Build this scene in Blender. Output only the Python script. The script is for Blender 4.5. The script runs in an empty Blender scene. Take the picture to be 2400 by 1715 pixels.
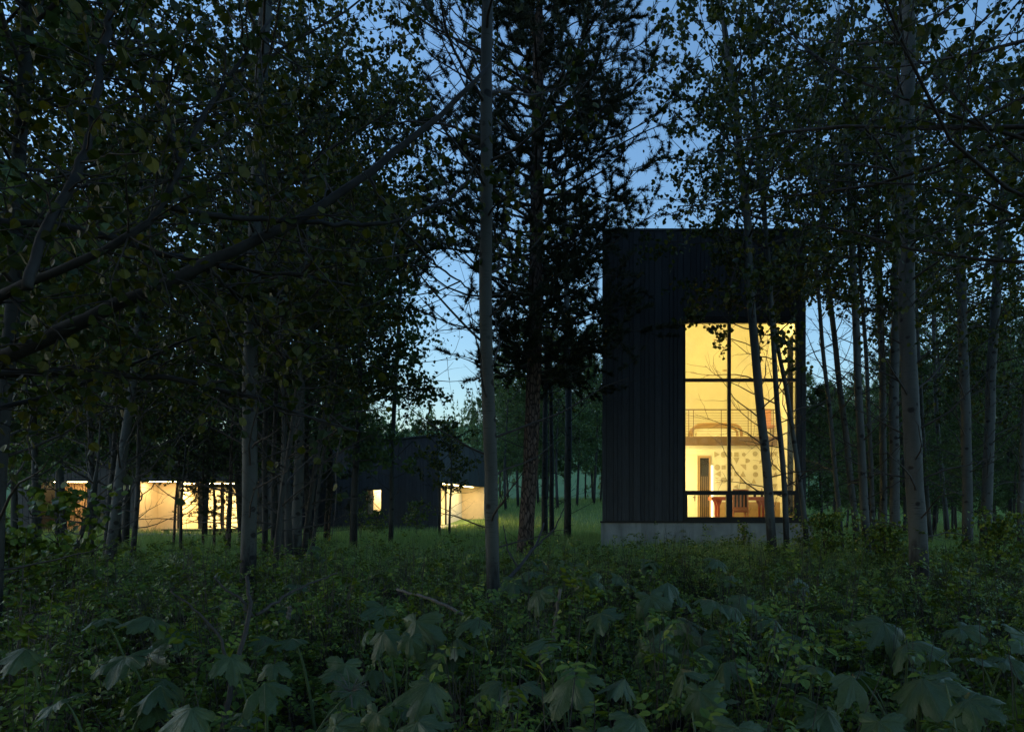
import bpy, math, random
import numpy as np
from mathutils import Vector

R = math.radians
scene = bpy.context.scene
COL = scene.collection

# ------------------------------------------------------------------ camera
EYE = 1.55                      # lens height above the forest floor
F = 1600.0                      # focal length in photo pixels (24 mm on a 36 mm wide frame)
CX, CY = 1430.0, 1180.0         # principal point of the shifted architectural lens
cam_d = bpy.data.cameras.new('camera')
cam = bpy.data.objects.new('camera', cam_d)
COL.objects.link(cam)
cam_d.sensor_width = 36.0
cam_d.lens = 24.0
cam_d.shift_x = (1200.0 - CX) / 2400.0
cam_d.shift_y = (CY - 857.5) / 2400.0
cam_d.clip_start = 0.05
cam_d.clip_end = 4000.0
cam.location = (0, 0, EYE)
cam.rotation_euler = (R(90), 0, 0)
scene.camera = cam

# ------------------------------------------------------------------ dusk sky
SUN_EL, SUN_AZ = 20.0, 270.0
world = bpy.data.worlds.new('World')
scene.world = world
world.use_nodes = True
wn = world.node_tree
wn.nodes.clear()
w_out = wn.nodes.new('ShaderNodeOutputWorld')
w_bg = wn.nodes.new('ShaderNodeBackground')
w_sky = wn.nodes.new('ShaderNodeTexSky')
w_sky.sky_type = 'NISHITA'
w_sky.sun_disc = False
w_sky.sun_elevation = R(SUN_EL)
w_sky.sun_rotation = R(SUN_AZ)
w_sky.altitude = 0
w_sky.air_density = 1.6
w_sky.dust_density = 0.6
w_sky.ozone_density = 6.0
w_bg.inputs['Strength'].default_value = 0.15
wn.links.new(w_sky.outputs[0], w_bg.inputs['Color'])
wn.links.new(w_bg.outputs[0], w_out.inputs['Surface'])

sun_d = bpy.data.lights.new('sun', 'SUN')
sun_d.energy = 0.02             # the sun has set: only a trace of direct light is left
sun_d.angle = R(20)
sun_d.color = (1.0, 0.9, 0.8)
sun = bpy.data.objects.new('sun', sun_d)
COL.objects.link(sun)
sun.rotation_euler = (R(90 - SUN_EL), 0, R(180 - SUN_AZ))

scene.view_settings.view_transform = 'Standard'
scene.view_settings.look = 'None'
scene.view_settings.exposure = 0.7
scene.view_settings.gamma = 1.0
scene.view_settings.use_curve_mapping = False
scene.render.engine = 'CYCLES'
cy = scene.cycles
cy.use_denoising = True
try:
    cy.denoiser = 'OPENIMAGEDENOISE'
    cy.denoising_input_passes = 'RGB_ALBEDO_NORMAL'
except Exception:
    pass
cy.max_bounces = 7
cy.diffuse_bounces = 4
cy.glossy_bounces = 3
cy.transmission_bounces = 4
cy.transparent_max_bounces = 10
cy.sample_clamp_indirect = 4.0
cy.caustics_reflective = False
cy.caustics_refractive = False

rnd = random.Random(7)


def at(px, py, Y):
    """a photo pixel at depth Y metres -> world point"""
    return np.array([(px - CX) / F * Y, Y, EYE + (CY - py) / F * Y])


def proj(P):
    P = np.asarray(P)
    Y = np.maximum(P[..., 1], 0.05)
    return CX + P[..., 0] / Y * F, CY - (P[..., 2] - EYE) / Y * F


# ------------------------------------------------------------------ generic mesh helpers
def link(o, parent=None):
    COL.objects.link(o)
    if parent is not None:
        o.parent = parent
    return o


def tag(o, label=None, cat=None, group=None, kind=None):
    if label: o['label'] = label
    if cat: o['category'] = cat
    if group: o['group'] = group
    if kind: o['kind'] = kind
    return o


def empty(name, loc=(0, 0, 0)):
    o = bpy.data.objects.new(name, None)
    o.location = loc
    o.empty_display_size = 0.1
    return link(o)


def np_mesh(name, verts, polys, smooth=False, uv=None):
    """polys: list of int arrays (F,k)"""
    verts = np.asarray(verts, dtype=np.float32).reshape(-1, 3)
    me = bpy.data.meshes.new(name)
    me.vertices.add(len(verts))
    me.vertices.foreach_set('co', verts.ravel())
    loops = np.concatenate([np.asarray(p, dtype=np.int32).ravel() for p in polys])
    tot = np.concatenate([np.full(len(p), np.asarray(p).shape[1], dtype=np.int32) for p in polys])
    start = np.concatenate([[0], np.cumsum(tot)[:-1]]).astype(np.int32)
    me.loops.add(len(loops))
    me.loops.foreach_set('vertex_index', loops)
    me.polygons.add(len(tot))
    me.polygons.foreach_set('loop_start', start)
    me.polygons.foreach_set('loop_total', tot)
    me.polygons.foreach_set('use_smooth', np.full(len(tot), bool(smooth)))
    if uv is not None:
        l = me.uv_layers.new(name='UVMap')
        l.data.foreach_set('uv', np.asarray(uv, dtype=np.float32)[loops].ravel())
    me.update(calc_edges=True)
    me.validate()
    return me


def mesh_obj(name, me, m, parent=None, loc=(0, 0, 0)):
    o = bpy.data.objects.new(name, me)
    if m is not None and len(me.materials) == 0:
        me.materials.append(m)
    o.location = loc
    return link(o, parent)


class MB:
    """collects boxes / prisms / tubes into one mesh"""
    def __init__(self):
        self.v = []
        self.f = {}
        self.n = 0

    def add(self, verts, faces):
        verts = np.asarray(verts, dtype=float).reshape(-1, 3)
        for k in faces:
            k = np.asarray(k)
            self.f.setdefault(k.shape[1], []).append(k + self.n)
        self.v.append(verts)
        self.n += len(verts)
        return self

    def box(self, x0, x1, y0, y1, z0, z1):
        v = [(x0, y0, z0), (x1, y0, z0), (x1, y1, z0), (x0, y1, z0), (x0, y0, z1), (x1, y0, z1), (x1, y1, z1), (x0, y1, z1)]
        q = np.array([[0, 3, 2, 1], [4, 5, 6, 7], [0, 1, 5, 4], [1, 2, 6, 5], [2, 3, 7, 6], [3, 0, 4, 7]])
        return self.add(v, [q])

    def bev(self, x0, x1, y0, y1, z0, z1, b=0.004):
        """box with chamfered vertical (z) edges on its front (-y) side"""
        pts = [(x0, y1), (x0, y0 + b), (x0 + b, y0), (x1 - b, y0), (x1, y0 + b), (x1, y1)]
        return self.prism(pts, z0, z1)

    def prism(self, pts, z0, z1):
        n = len(pts)
        v = [(x, y, z0) for x, y in pts] + [(x, y, z1) for x, y in pts]
        side = np.array([[i, (i + 1) % n, n + (i + 1) % n, n + i] for i in range(n)])
        return self.add(v, [side, np.array([list(range(n))[::-1]]), np.array([list(range(n, 2 * n))])])

    def prism_y(self, pts, y0, y1):
        """pts in x,z, extruded along y"""
        n = len(pts)
        v = [(x, y0, z) for x, z in pts] + [(x, y1, z) for x, z in pts]
        side = np.array([[i, n + i, n + (i + 1) % n, (i + 1) % n] for i in range(n)])
        return self.add(v, [side, np.array([list(range(n))]), np.array([list(range(n, 2 * n))[::-1]])])

    def tube(self, pts, rad, sides=8):
        P = np.asarray(pts, dtype=float)[None]
        Rr = np.broadcast_to(np.asarray(rad, dtype=float), (P.shape[1],))[None]
        v, q, caps = tube_batch(P, Rr, sides, caps=True)
        return self.add(v, [q] + caps)

    def data(self):
        return np.concatenate(self.v), [np.concatenate(self.f[k]) for k in self.f]

    def build(self, name, m, parent=None, smooth=False, loc=(0, 0, 0)):
        v, f = self.data()
        return mesh_obj(name, np_mesh(name, v, f, smooth), m, parent, loc)


def tube_batch(P, Rr, sides, caps=False, jitter=None):
    """P (B,N,3) centre lines, Rr (B,N) radii -> verts, quads"""
    P = np.asarray(P, dtype=float)
    B, N, _ = P.shape
    T = np.gradient(P, axis=1)
    T /= np.linalg.norm(T, axis=2, keepdims=True) + 1e-9
    mean = np.abs(T.mean(axis=1))
    ref = np.zeros((B, 3))
    ref[np.arange(B), mean.argmin(axis=1)] = 1.0
    U = np.cross(T, ref[:, None, :])
    U /= np.linalg.norm(U, axis=2, keepdims=True) + 1e-9
    V = np.cross(T, U)
    a = np.arange(sides) * 2 * math.pi / sides
    rr = Rr[:, :, None, None] * np.ones((1, 1, sides, 1))
    if jitter is not None:
        rr = rr * jitter[:, :, :, None]
    v = P[:, :, None, :] + rr * (np.cos(a)[None, None, :, None] * U[:, :, None, :] + np.sin(a)[None, None, :, None] * V[:, :, None, :])
    v = v.reshape(-1, 3)
    b = np.arange(B)[:, None, None]
    n = np.arange(N - 1)[None, :, None]
    s = np.arange(sides)[None, None, :]
    s2 = (s + 1) % sides
    i0 = (b * N + n) * sides
    q = np.stack(np.broadcast_arrays(i0 + s, i0 + s2, i0 + sides + s2, i0 + sides + s), axis=-1).reshape(-1, 4)
    cap = []
    if caps:
        c0 = (np.arange(B) * N * sides)[:, None] + np.arange(sides)[None, ::-1]
        c1 = (np.arange(B) * N * sides + (N - 1) * sides)[:, None] + np.arange(sides)[None]
        cap = [c0, c1]
    return v, q, cap


def unit(v):
    return v / (np.linalg.norm(v, axis=-1, keepdims=True) + 1e-9)


LEAF_T = {
    # u along the leaf, v across, w out of the leaf plane; faces
    'aspen': (np.array([[0, 0, 0], [.16, .36, .06], [.52, .48, .10], [1.0, 0, -.04], [.52, -.48, .10], [.16, -.36, .06]]),
              np.array([[0, 1, 2, 3], [0, 3, 4, 5]])),
    'round': (np.array([[0, 0, 0], [.06, .26, .03], [.30, .46, .07], [.62, .44, .07], [.86, .20, .02], [1.04, 0, -.05], [.86, -.20, .02], [.62, -.44, .07], [.30, -.46, .07], [.06, -.26, .03]]),
              np.array([[0, 1, 2, 3], [0, 3, 4, 5], [0, 5, 6, 7], [0, 7, 8, 9]])),
    'oval': (np.array([[0, 0, 0], [.28, .27, .06], [.62, .25, .05], [1.0, 0, -.08], [.62, -.25, .05], [.28, -.27, .06]]),
             np.array([[0, 1, 2, 3], [0, 3, 4, 5]])),
    'kite': (np.array([[0, 0, 0], [.45, .30, .06], [1.0, 0, -.06], [.45, -.30, .06]]), np.array([[0, 1, 2, 3]])),
    'quad': (np.array([[0, 0, 0], [.45, .46, .05], [1.0, 0, 0], [.45, -.46, .05]]), np.array([[0, 1, 2, 3]])),
}


def leaves(pos, size, rng, kind='aspen', axis_bias=(0, 0, -0.7), normal_up=0.0):
    """leaf blades at pos -> verts, quads"""
    pos = np.asarray(pos)
    n = len(pos)
    t, f = LEAF_T[kind]
    ax = unit(rng.normal(size=(n, 3)) * 0.6 + np.asarray(axis_bias))
    nr = rng.normal(size=(n, 3)) + np.array([0, 0, normal_up])
    nr = unit(nr - (nr * ax).sum(1, keepdims=True) * ax)
    bt = np.cross(nr, ax)
    size = np.broadcast_to(size, (n,))[:, None, None]
    v = pos[:, None, :] + size * (t[None, :, 0:1] * ax[:, None, :] + t[None, :, 1:2] * bt[:, None, :] + t[None, :, 2:3] * nr[:, None, :])
    k = len(t)
    q = (np.arange(n)[:, None, None] * k + f[None]).reshape(-1, 4)
    return v.reshape(-1, 3), q


# ------------------------------------------------------------------ materials
def new_mat(name):
    m = bpy.data.materials.new(name)
    m.use_nodes = True
    nt = m.node_tree
    nt.nodes.clear()
    out = nt.nodes.new('ShaderNodeOutputMaterial')
    return m, nt, out


class NT:
    """small node builder"""
    def __init__(self, nt):
        self.nt = nt

    def n(self, t, **kw):
        nd = self.nt.nodes.new('ShaderNode' + t)
        for k, v in kw.items():
            if k in nd.inputs.keys() or k[0].isupper():
                s = nd.inputs[k.replace('_', ' ')]
                if hasattr(v, 'is_linked') or hasattr(v, 'links'):
                    self.nt.links.new(v, s)
                else:
                    s.default_value = v
            else:
                setattr(nd, k, v)
        return nd

    def link(self, a, b):
        self.nt.links.new(a, b)

    def ramp(self, fac, stops):
        r = self.nt.nodes.new('ShaderNodeValToRGB')
        e = r.color_ramp.elements
        while len(e) < len(stops):
            e.new(0.5)
        for i, (p, c) in enumerate(stops):
            e[i].position = p
            e[i].color = c if len(c) == 4 else (*c, 1)
        self.nt.links.new(fac, r.inputs[0])
        return r.outputs[0]

    def mixc(self, fac, a, b, mode='MIX'):
        m = self.nt.nodes.new('ShaderNodeMix')
        m.data_type = 'RGBA'
        m.blend_type = mode
        for s, v in ((m.inputs[0], fac), (m.inputs[6], a), (m.inputs[7], b)):
            if hasattr(v, 'links'):
                self.nt.links.new(v, s)
            else:
                s.default_value = v if not isinstance(v, tuple) or len(v) == 4 else (*v, 1)
        return m.outputs[2]

    def math(self, op, a, b=None, c=None):
        m = self.nt.nodes.new('ShaderNodeMath')
        m.operation = op
        for s, v in zip(m.inputs, (a, b, c)):
            if v is None:
                continue
            if hasattr(v, 'links'):
                self.nt.links.new(v, s)
            else:
                s.default_value = v
        return m.outputs[0]

    def coords(self, scale=(1, 1, 1), kind='Object'):
        tc = self.nt.nodes.new('ShaderNodeTexCoord')
        mp = self.nt.nodes.new('ShaderNodeMapping')
        mp.inputs['Scale'].default_value = scale
        self.nt.links.new(tc.outputs[kind], mp.inputs[0])
        return mp.outputs[0]

    def noise(self, vec, scale=1.0, detail=3.0, rough=0.55):
        t = self.nt.nodes.new('ShaderNodeTexNoise')
        t.inputs['Scale'].default_value = scale
        t.inputs['Detail'].default_value = detail
        t.inputs['Roughness'].default_value = rough
        self.nt.links.new(vec, t.inputs['Vector'])
        return t.outputs[0]

    def bump(self, h, strength=0.3, dist=0.01):
        b = self.nt.nodes.new('ShaderNodeBump')
        b.inputs['Strength'].default_value = strength
        b.inputs['Distance'].default_value = dist
        self.nt.links.new(h, b.inputs['Height'])
        return b.outputs[0]

    def principled(self, out, col, rough=0.6, metal=0.0, normal=None, spec=None):
        p = self.nt.nodes.new('ShaderNodeBsdfPrincipled')
        for s, v in ((p.inputs['Base Color'], col), (p.inputs['Roughness'], rough)):
            if hasattr(v, 'links'):
                self.nt.links.new(v, s)
            else:
                s.default_value = v if not isinstance(v, tuple) else ((*v, 1) if len(v) == 3 else v)
        p.inputs['Metallic'].default_value = metal
        if spec is not None:
            p.inputs['Specular IOR Level'].default_value = spec
        if normal is not None:
            self.nt.links.new(normal, p.inputs['Normal'])
        if out is not None:
            self.nt.links.new(p.outputs[0], out.inputs['Surface'])
        return p.outputs[0]


def plain(name, col, rough=0.6, metal=0.0, var=0.12, scale=6.0, bump=0.0, spec=None, stretch=(1, 1, 1)):
    """paint / plaster / timber with uneven tone"""
    m, nt, out = new_mat(name)
    N = NT(nt)
    c = N.coords(stretch)
    f = N.noise(c, scale, 4.0)
    lo = tuple(x * (1 - var) for x in col)
    hi = tuple(min(1, x * (1 + var)) for x in col)
    colr = N.ramp(f, [(0.3, lo), (0.7, hi)])
    nrm = N.bump(f, bump, 0.01) if bump else None
    N.principled(out, colr, rough, metal, nrm, spec)
    return m


def leaf_mat(name, dark, mid, light, trans=0.35, rough=0.5, spec=0.35):
    m, nt, out = new_mat(name)
    N = NT(nt)
    g = N.n('NewGeometry')
    col = N.ramp(g.outputs['Random Per Island'], [(0.0, dark), (0.55, mid), (0.9, light), (1.0, tuple(min(1, x * 1.3) for x in light))])
    tcol = N.mixc(1.0, col, (1.55, 1.35, 0.5), 'MULTIPLY')
    p = N.principled(None, col, rough, spec=spec)
    t = N.n('BsdfTranslucent')
    N.link(tcol, t.inputs['Color'])
    mx = N.n('MixShader')
    mx.inputs[0].default_value = trans
    N.link(p, mx.inputs[1])
    N.link(t.outputs[0], mx.inputs[2])
    N.link(mx.outputs[0], out.inputs['Surface'])
    return m


def aspen_bark(name, pale=(0.088, 0.093, 0.083), dark=(0.014, 0.013, 0.012)):
    m, nt, out = new_mat(name)
    N = NT(nt)
    base = N.noise(N.coords((5, 5, 1.3)), 1.0, 5.0)
    col = N.ramp(base, [(0.3, tuple(x * .62 for x in pale)), (0.5, tuple(x * .85 for x in pale)), (0.7, pale)])
    lent = N.noise(N.coords((7, 7, 85)), 1.0, 2.0)
    lm = N.ramp(lent, [(0.60, (0, 0, 0)), (0.68, (1, 1, 1))])
    patch = N.noise(N.coords((2.5, 2.5, 2.2)), 1.0, 3.0)
    pm = N.ramp(patch, [(0.45, (0, 0, 0)), (0.62, (1, 1, 1))])
    lmask = N.math('MULTIPLY', lm, N.math('ADD', N.math('MULTIPLY', pm, 0.55), 0.2))
    col = N.mixc(lmask, col, dark)
    vor = N.n('TexVoronoi')
    N.link(N.coords((4.2, 4.2, 5.2)), vor.inputs['Vector'])
    vor.inputs['Scale'].default_value = 1.0
    wob = N.math('ADD', vor.outputs['Distance'], N.math('MULTIPLY', N.noise(N.coords((18, 18, 18)), 1.0, 2.0), 0.16))
    sc = N.ramp(wob, [(0.27, (1, 1, 1)), (0.34, (0, 0, 0))])
    col = N.mixc(N.math('MULTIPLY', sc, 0.9), col, dark)
    # old furrowed black bark on the foot of the trunk
    tc = N.n('TexCoord')
    sp = N.n('SeparateXYZ')
    N.link(tc.outputs['Object'], sp.inputs[0])
    fn = N.noise(N.coords((14, 14, 3.5)), 1.0, 4.0)
    h = N.math('SUBTRACT', N.math('ADD', 0.55, N.math('MULTIPLY', fn, 1.6)), sp.outputs[2])
    fm = N.ramp(h, [(0.25, (0, 0, 0)), (0.6, (1, 1, 1))])
    col = N.mixc(N.math('MULTIPLY', fm, 0.8), col, dark)
    hgt = N.math('SUBTRACT', base, N.math('MULTIPLY', N.math('ADD', sc, lmask), 0.5))
    N.principled(out, col, 0.75, normal=N.bump(hgt, 0.5, 0.012), spec=0.25)
    return m


def pine_bark(name):
    m, nt, out = new_mat(name)
    N = NT(nt)
    v = N.n('TexVoronoi', feature='DISTANCE_TO_EDGE')
    N.link(N.coords((16, 16, 5)), v.inputs['Vector'])
    v.inputs['Scale'].default_value = 1.0
    crack = N.ramp(v.outputs['Distance'], [(0.02, (0, 0, 0)), (0.16, (1, 1, 1))])
    tone = N.noise(N.coords((9, 9, 4)), 1.0, 4.0)
    plate = N.ramp(tone, [(0.3, (0.075, 0.055, 0.045)), (0.7, (0.17, 0.125, 0.10))])
    col = N.mixc(crack, (0.025, 0.02, 0.017), plate)
    N.principled(out, col, 0.9, normal=N.bump(N.math('ADD', crack, tone), 0.8, 0.02), spec=0.15)
    return m


def cladding_mat(name):
    m, nt, out = new_mat(name)
    N = NT(nt)
    g = N.noise(N.coords((60, 60, 2.2)), 1.0, 5.0, 0.65)
    oi = N.n('ObjectInfo')
    tone = N.math('ADD', N.math('MULTIPLY', oi.outputs['Random'], 0.6), 0.7)
    col = N.ramp(g, [(0.3, (0.015, 0.018, 0.022)), (0.7, (0.044, 0.049, 0.057))])
    k = N.n('CombineXYZ')
    for s in k.inputs:
        N.link(tone, s)
    col = N.mixc(1.0, col, k.outputs[0], 'MULTIPLY')
    N.principled(out, col, 0.55, normal=N.bump(g, 0.35, 0.004), spec=0.4)
    return m


def concrete_mat(name):
    m, nt, out = new_mat(name)
    N = NT(nt)
    a = N.noise(N.coords((1.2, 1.2, 0.7)), 2.0, 6.0)
    st = N.noise(N.coords((9, 9, 0.9)), 1.0, 4.0)
    col = N.ramp(a, [(0.3, (0.20, 0.21, 0.21)), (0.7, (0.36, 0.37, 0.36))])
    col = N.mixc(N.ramp(st, [(0.5, (0, 0, 0)), (0.75, (0.5, 0.5, 0.5))]), col, (0.13, 0.135, 0.125))
    N.principled(out, col, 0.8, normal=N.bump(a, 0.2, 0.01), spec=0.25)
    return m


def glass_mat(name, tint=(0.97, 0.98, 0.97), fac=0.03):
    """thin window pane"""
    m, nt, out = new_mat(name)
    N = NT(nt)
    tr = N.n('BsdfTransparent')
    tr.inputs[0].default_value = (*tint, 1)
    gl = N.n('BsdfGlossy')
    gl.inputs['Roughness'].default_value = 0.01
    mx = N.n('MixShader')
    mx.inputs[0].default_value = fac
    N.link(tr.outputs[0], mx.inputs[1])
    N.link(gl.outputs[0], mx.inputs[2])
    N.link(mx.outputs[0], out.inputs['Surface'])
    return m


def lamp_mat(name, col, strength):
    m, nt, out = new_mat(name)
    N = NT(nt)
    e = N.n('Emission')
    e.inputs['Color'].default_value = (*col, 1)
    e.inputs['Strength'].default_value = strength
    N.link(e.outputs[0], out.inputs['Surface'])
    return m


def ground_mat(name):
    m, nt, out = new_mat(name)
    N = NT(nt)
    a = N.noise(N.coords((0.6, 0.6, 0.6)), 1.0, 6.0)
    b = N.noise(N.coords((7, 7, 7)), 1.0, 5.0)
    soil = N.ramp(b, [(0.3, (0.012, 0.010, 0.007)), (0.7, (0.034, 0.028, 0.019))])
    grass = N.ramp(b, [(0.3, (0.10, 0.17, 0.07)), (0.7, (0.18, 0.28, 0.115))])
    tc = N.n('TexCoord')
    sp = N.n('SeparateXYZ')
    N.link(tc.outputs['Object'], sp.inputs[0])
    far = N.math('ADD', sp.outputs[1], N.math('MULTIPLY', a, 6.0))
    mk = N.n('MapRange')
    mk.inputs[1].default_value = 15.0
    mk.inputs[2].default_value = 21.0
    N.link(far, mk.inputs[0])
    col = N.mixc(mk.outputs[0], soil, grass)
    N.principled(out, col, 0.95, normal=N.bump(b, 0.6, 0.05), spec=0.1)
    return m


def vein_leaf_mat(name):
    """big palmate leaf: pale veins radiating from the stalk"""
    m, nt, out = new_mat(name)
    N = NT(nt)
    tc = N.n('TexCoord')
    sp = N.n('SeparateXYZ')
    N.link(tc.outputs['UV'], sp.inputs[0])
    u, v = sp.outputs[0], sp.outputs[1]
    ang = N.math('ARCTAN2', v, u)
    r = N.math('SQRT', N.math('ADD', N.math('MULTIPLY', u, u), N.math('MULTIPLY', v, v)))
    d = N.math('MULTIPLY', N.math('ABSOLUTE', N.math('SINE', N.math('MULTIPLY', ang, 3.6))), r)
    vm = N.ramp(d, [(0.0, (1, 1, 1)), (0.045, (0, 0, 0))])
    # side veins
    d2 = N.math('ABSOLUTE', N.math('SINE', N.math('ADD', N.math('MULTIPLY', r, 34.0), N.math('MULTIPLY', N.math('ABSOLUTE', N.math('SINE', N.math('MULTIPLY', ang, 3.6))), -9.0))))
    vm2 = N.ramp(d2, [(0.0, (0.45, 0.45, 0.45)), (0.2, (0, 0, 0))])
    mot = N.noise(N.coords((14, 14, 14)), 1.0, 4.0)
    oi = N.n('ObjectInfo')
    base = N.ramp(mot, [(0.3, (0.034, 0.066, 0.020)), (0.7, (0.066, 0.108, 0.036))])
    base = N.mixc(N.math('MULTIPLY', oi.outputs['Random'], 0.55), base, (0.10, 0.14, 0.055))
    vein = N.math('MAXIMUM', vm, vm2)
    col = N.mixc(N.math('MULTIPLY', vein, 0.4), base, (0.14, 0.19, 0.11))
    bmp = N.bump(N.math('SUBTRACT', N.math('MULTIPLY', mot, 0.5), vein), 0.6, 0.008)
    geo = N.n('NewGeometry')
    under = N.mixc(1.0, col, (1.5, 1.5, 1.45), 'MULTIPLY')
    col = N.mixc(geo.outputs['Backfacing'], col, under)
    p = N.principled(None, col, 0.40, normal=bmp, spec=0.45)
    t = N.n('BsdfTranslucent')
    N.link(N.mixc(1.0, col, (1.2, 1.2, 0.6), 'MULTIPLY'), t.inputs['Color'])
    mx = N.n('MixShader')
    mx.inputs[0].default_value = 0.25
    N.link(p, mx.inputs[1])
    N.link(t.outputs[0], mx.inputs[2])
    N.link(mx.outputs[0], out.inputs['Surface'])
    return m


M = dict(
    ground=ground_mat('forest_floor'),
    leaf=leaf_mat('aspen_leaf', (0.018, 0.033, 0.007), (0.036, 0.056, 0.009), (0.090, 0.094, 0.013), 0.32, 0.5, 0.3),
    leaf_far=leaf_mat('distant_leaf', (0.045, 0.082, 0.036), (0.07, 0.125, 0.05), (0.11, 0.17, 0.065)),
    shrub=leaf_mat('shrub_leaf', (0.044, 0.080, 0.010), (0.082, 0.138, 0.015), (0.16, 0.205, 0.024), 0.12, 0.46, 0.3),
    needle=leaf_mat('pine_needle', (0.016, 0.026, 0.014), (0.028, 0.040, 0.02), (0.05, 0.055, 0.025), 0.1, 0.6, 0.2),
    grass=leaf_mat('grass_blade', (0.10, 0.19, 0.075), (0.18, 0.30, 0.12), (0.26, 0.35, 0.15), 0.35, 0.6, 0.2),
    parsnip=vein_leaf_mat('parsnip_leaf'),
    stalk=plain('parsnip_stalk', (0.075, 0.11, 0.04), 0.6, var=0.25, scale=20),
    bark=aspen_bark('aspen_bark'),
    bark2=aspen_bark('aspen_bark_dull', (0.058, 0.059, 0.053), (0.014, 0.013, 0.012)),
    twig=plain('twig_bark', (0.045, 0.038, 0.032), 0.85, var=0.4, scale=30),
    limb=plain('limb_bark', (0.028, 0.028, 0.027), 0.85, var=0.45, scale=14, bump=0.4),
    deadwood=plain('dead_wood', (0.11, 0.095, 0.08), 0.85, var=0.3, scale=20, bump=0.3),
    pine=pine_bark('pine_bark'),
    clad=cladding_mat('black_stained_board'),
    backing=plain('black_membrane', (0.006, 0.006, 0.007), 0.9),
    metal=plain('black_metal', (0.012, 0.011, 0.011), 0.45, var=0.2, spec=0.4),
    flash=plain('roof_flashing', (0.05, 0.055, 0.06), 0.4, 0.4, var=0.2),
    concrete=concrete_mat('board_marked_concrete'),
    plaster=plain('cream_plaster', (0.80, 0.76, 0.66), 0.85, var=0.05, scale=2.5),
    plaster2=plain('warm_plaster', (0.74, 0.60, 0.43), 0.85, var=0.06, scale=2.5),
    relief=plain('relief_grey', (0.47, 0.41, 0.29), 0.85, var=0.1, scale=15),
    tan=plain('tan_cabinet', (0.42, 0.27, 0.14), 0.6, var=0.1, scale=8),
    slab=plain('brown_steel_edge', (0.16, 0.10, 0.06), 0.55, var=0.12),
    oak=plain('oak_floor', (0.40, 0.28, 0.16), 0.5, var=0.2, scale=5, stretch=(1, 8, 1)),
    red=plain('red_lacquer', (0.42, 0.085, 0.045), 0.4, var=0.1),
    orange=plain('orange_wood', (0.55, 0.20, 0.09), 0.5, var=0.18, scale=10, stretch=(8, 8, 1)),
    pink=plain('salmon_fabric', (0.62, 0.30, 0.20), 0.9, var=0.1),
    black=plain('black_stain', (0.012, 0.012, 0.012), 0.5),
    white=plain('white_cloth', (0.85, 0.83, 0.78), 0.8, var=0.04),
    chrome=plain('polished_tube', (0.75, 0.73, 0.7), 0.2, 0.9, var=0.05),
    steel=plain('rail_steel', (0.20, 0.15, 0.10), 0.4, 0.6),
    glass=glass_mat('window_glass'),
    dark_glass=plain('dark_glass', (0.03, 0.025, 0.02), 0.08, var=0.1, spec=0.6),
    timber=plain('warm_cedar', (0.42, 0.25, 0.13), 0.7, var=0.25, scale=4, stretch=(10, 10, 1)),
    lamp=lamp_mat('lamp_warm', (1.0, 0.77, 0.23), 11.5),
    added_fill_glow=lamp_mat('added_fill_glow', (1.0, 0.77, 0.25), 13.0),
    added_wash_glow=lamp_mat('added_wash_glow', (1.0, 0.77, 0.23), 84.0),
    lamp_porch2=lamp_mat('lamp_porch_strip', (1.0, 0.72, 0.30), 42.0),
    lamp_porch=lamp_mat('lamp_porch', (1.0, 0.68, 0.30), 80.0),
    lamp_strip=lamp_mat('lamp_strip', (1.0, 0.80, 0.42), 2.2),
    stone=plain('patio_stone', (0.25, 0.26, 0.26), 0.85, var=0.2),
)


# ------------------------------------------------------------------ ground
def gz(x, y):
    x = np.asarray(x, dtype=float)
    y = np.asarray(y, dtype=float)
    z = 0.05 * np.sin(x * 0.9 + 1.3) * np.sin(y * 0.7) + 0.03 * np.sin(x * 2.1 + y * 1.7)
    z = z * np.clip((60 - y) / 40, 0, 1)
    z = z + 0.32 * np.exp(-(((x - 2.6) / 6.0) ** 2 + ((y - 20.0) / 6.0) ** 2))
    z = z + np.where(y > 45, 0.055 * (np.minimum(y, 95) - 45), 0)
    hill = np.clip((y - 95) / 150.0, 0, 1)
    z = z + 34.0 * hill ** 1.4 * (0.75 + 0.25 * np.sin(x * 0.012 + 0.9))
    return z


def ground():
    gx = np.sign(np.linspace(-1, 1, 131)) * np.abs(np.linspace(-1, 1, 131)) ** 2.2 * 700
    g1 = np.linspace(-40, 60, 101)
    g2 = 60 + np.linspace(0, 1, 41)[1:] ** 1.8 * 900
    gy = np.concatenate([[-300, -150, -80], g1, g2])
    X, Y = np.meshgrid(gx, gy)
    v = np.stack([X, Y, gz(X, Y)], -1).reshape(-1, 3)
    ny, nx = X.shape
    i = (np.arange(ny - 1)[:, None] * nx + np.arange(nx - 1)[None]).ravel()
    q = np.stack([i, i + 1, i + nx + 1, i + nx], -1)
    o = mesh_obj('ground', np_mesh('ground', v, [q], True), M['ground'])
    tag(o, 'sloping forest floor and meadow', 'ground', kind='structure')


ground()

# ------------------------------------------------------------------ the tower house
S = 85.0                         # photo pixels per metre on its front
D = F / S


def fx(px): return (px - CX) / S
def fz(py): return EYE + (CY - py) / S


FLOOR = 1.0
TX0, TX1 = fx(1413), fx(1887)
TZ0, TZ1 = fz(1222), fz(541)
WX0, WX1 = fx(1604), fx(1867)    # big window opening
WZ0, WZ1 = fz(1219), fz(746)
TB = D + 6.2                     # back of the tower
LOWB = D + 2.6                   # back wall of the lower room
UPB = D + 5.6                    # back wall of the loft
CEIL = 8.75
RIX, LIX = 5.25, 1.1             # inner faces of the right and left wall

tower = empty('tower_house', ((TX0 + TX1) / 2, D, 0.2))
tag(tower, 'tall black timber tower house with a big glowing corner window on a concrete plinth', 'house')


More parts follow.
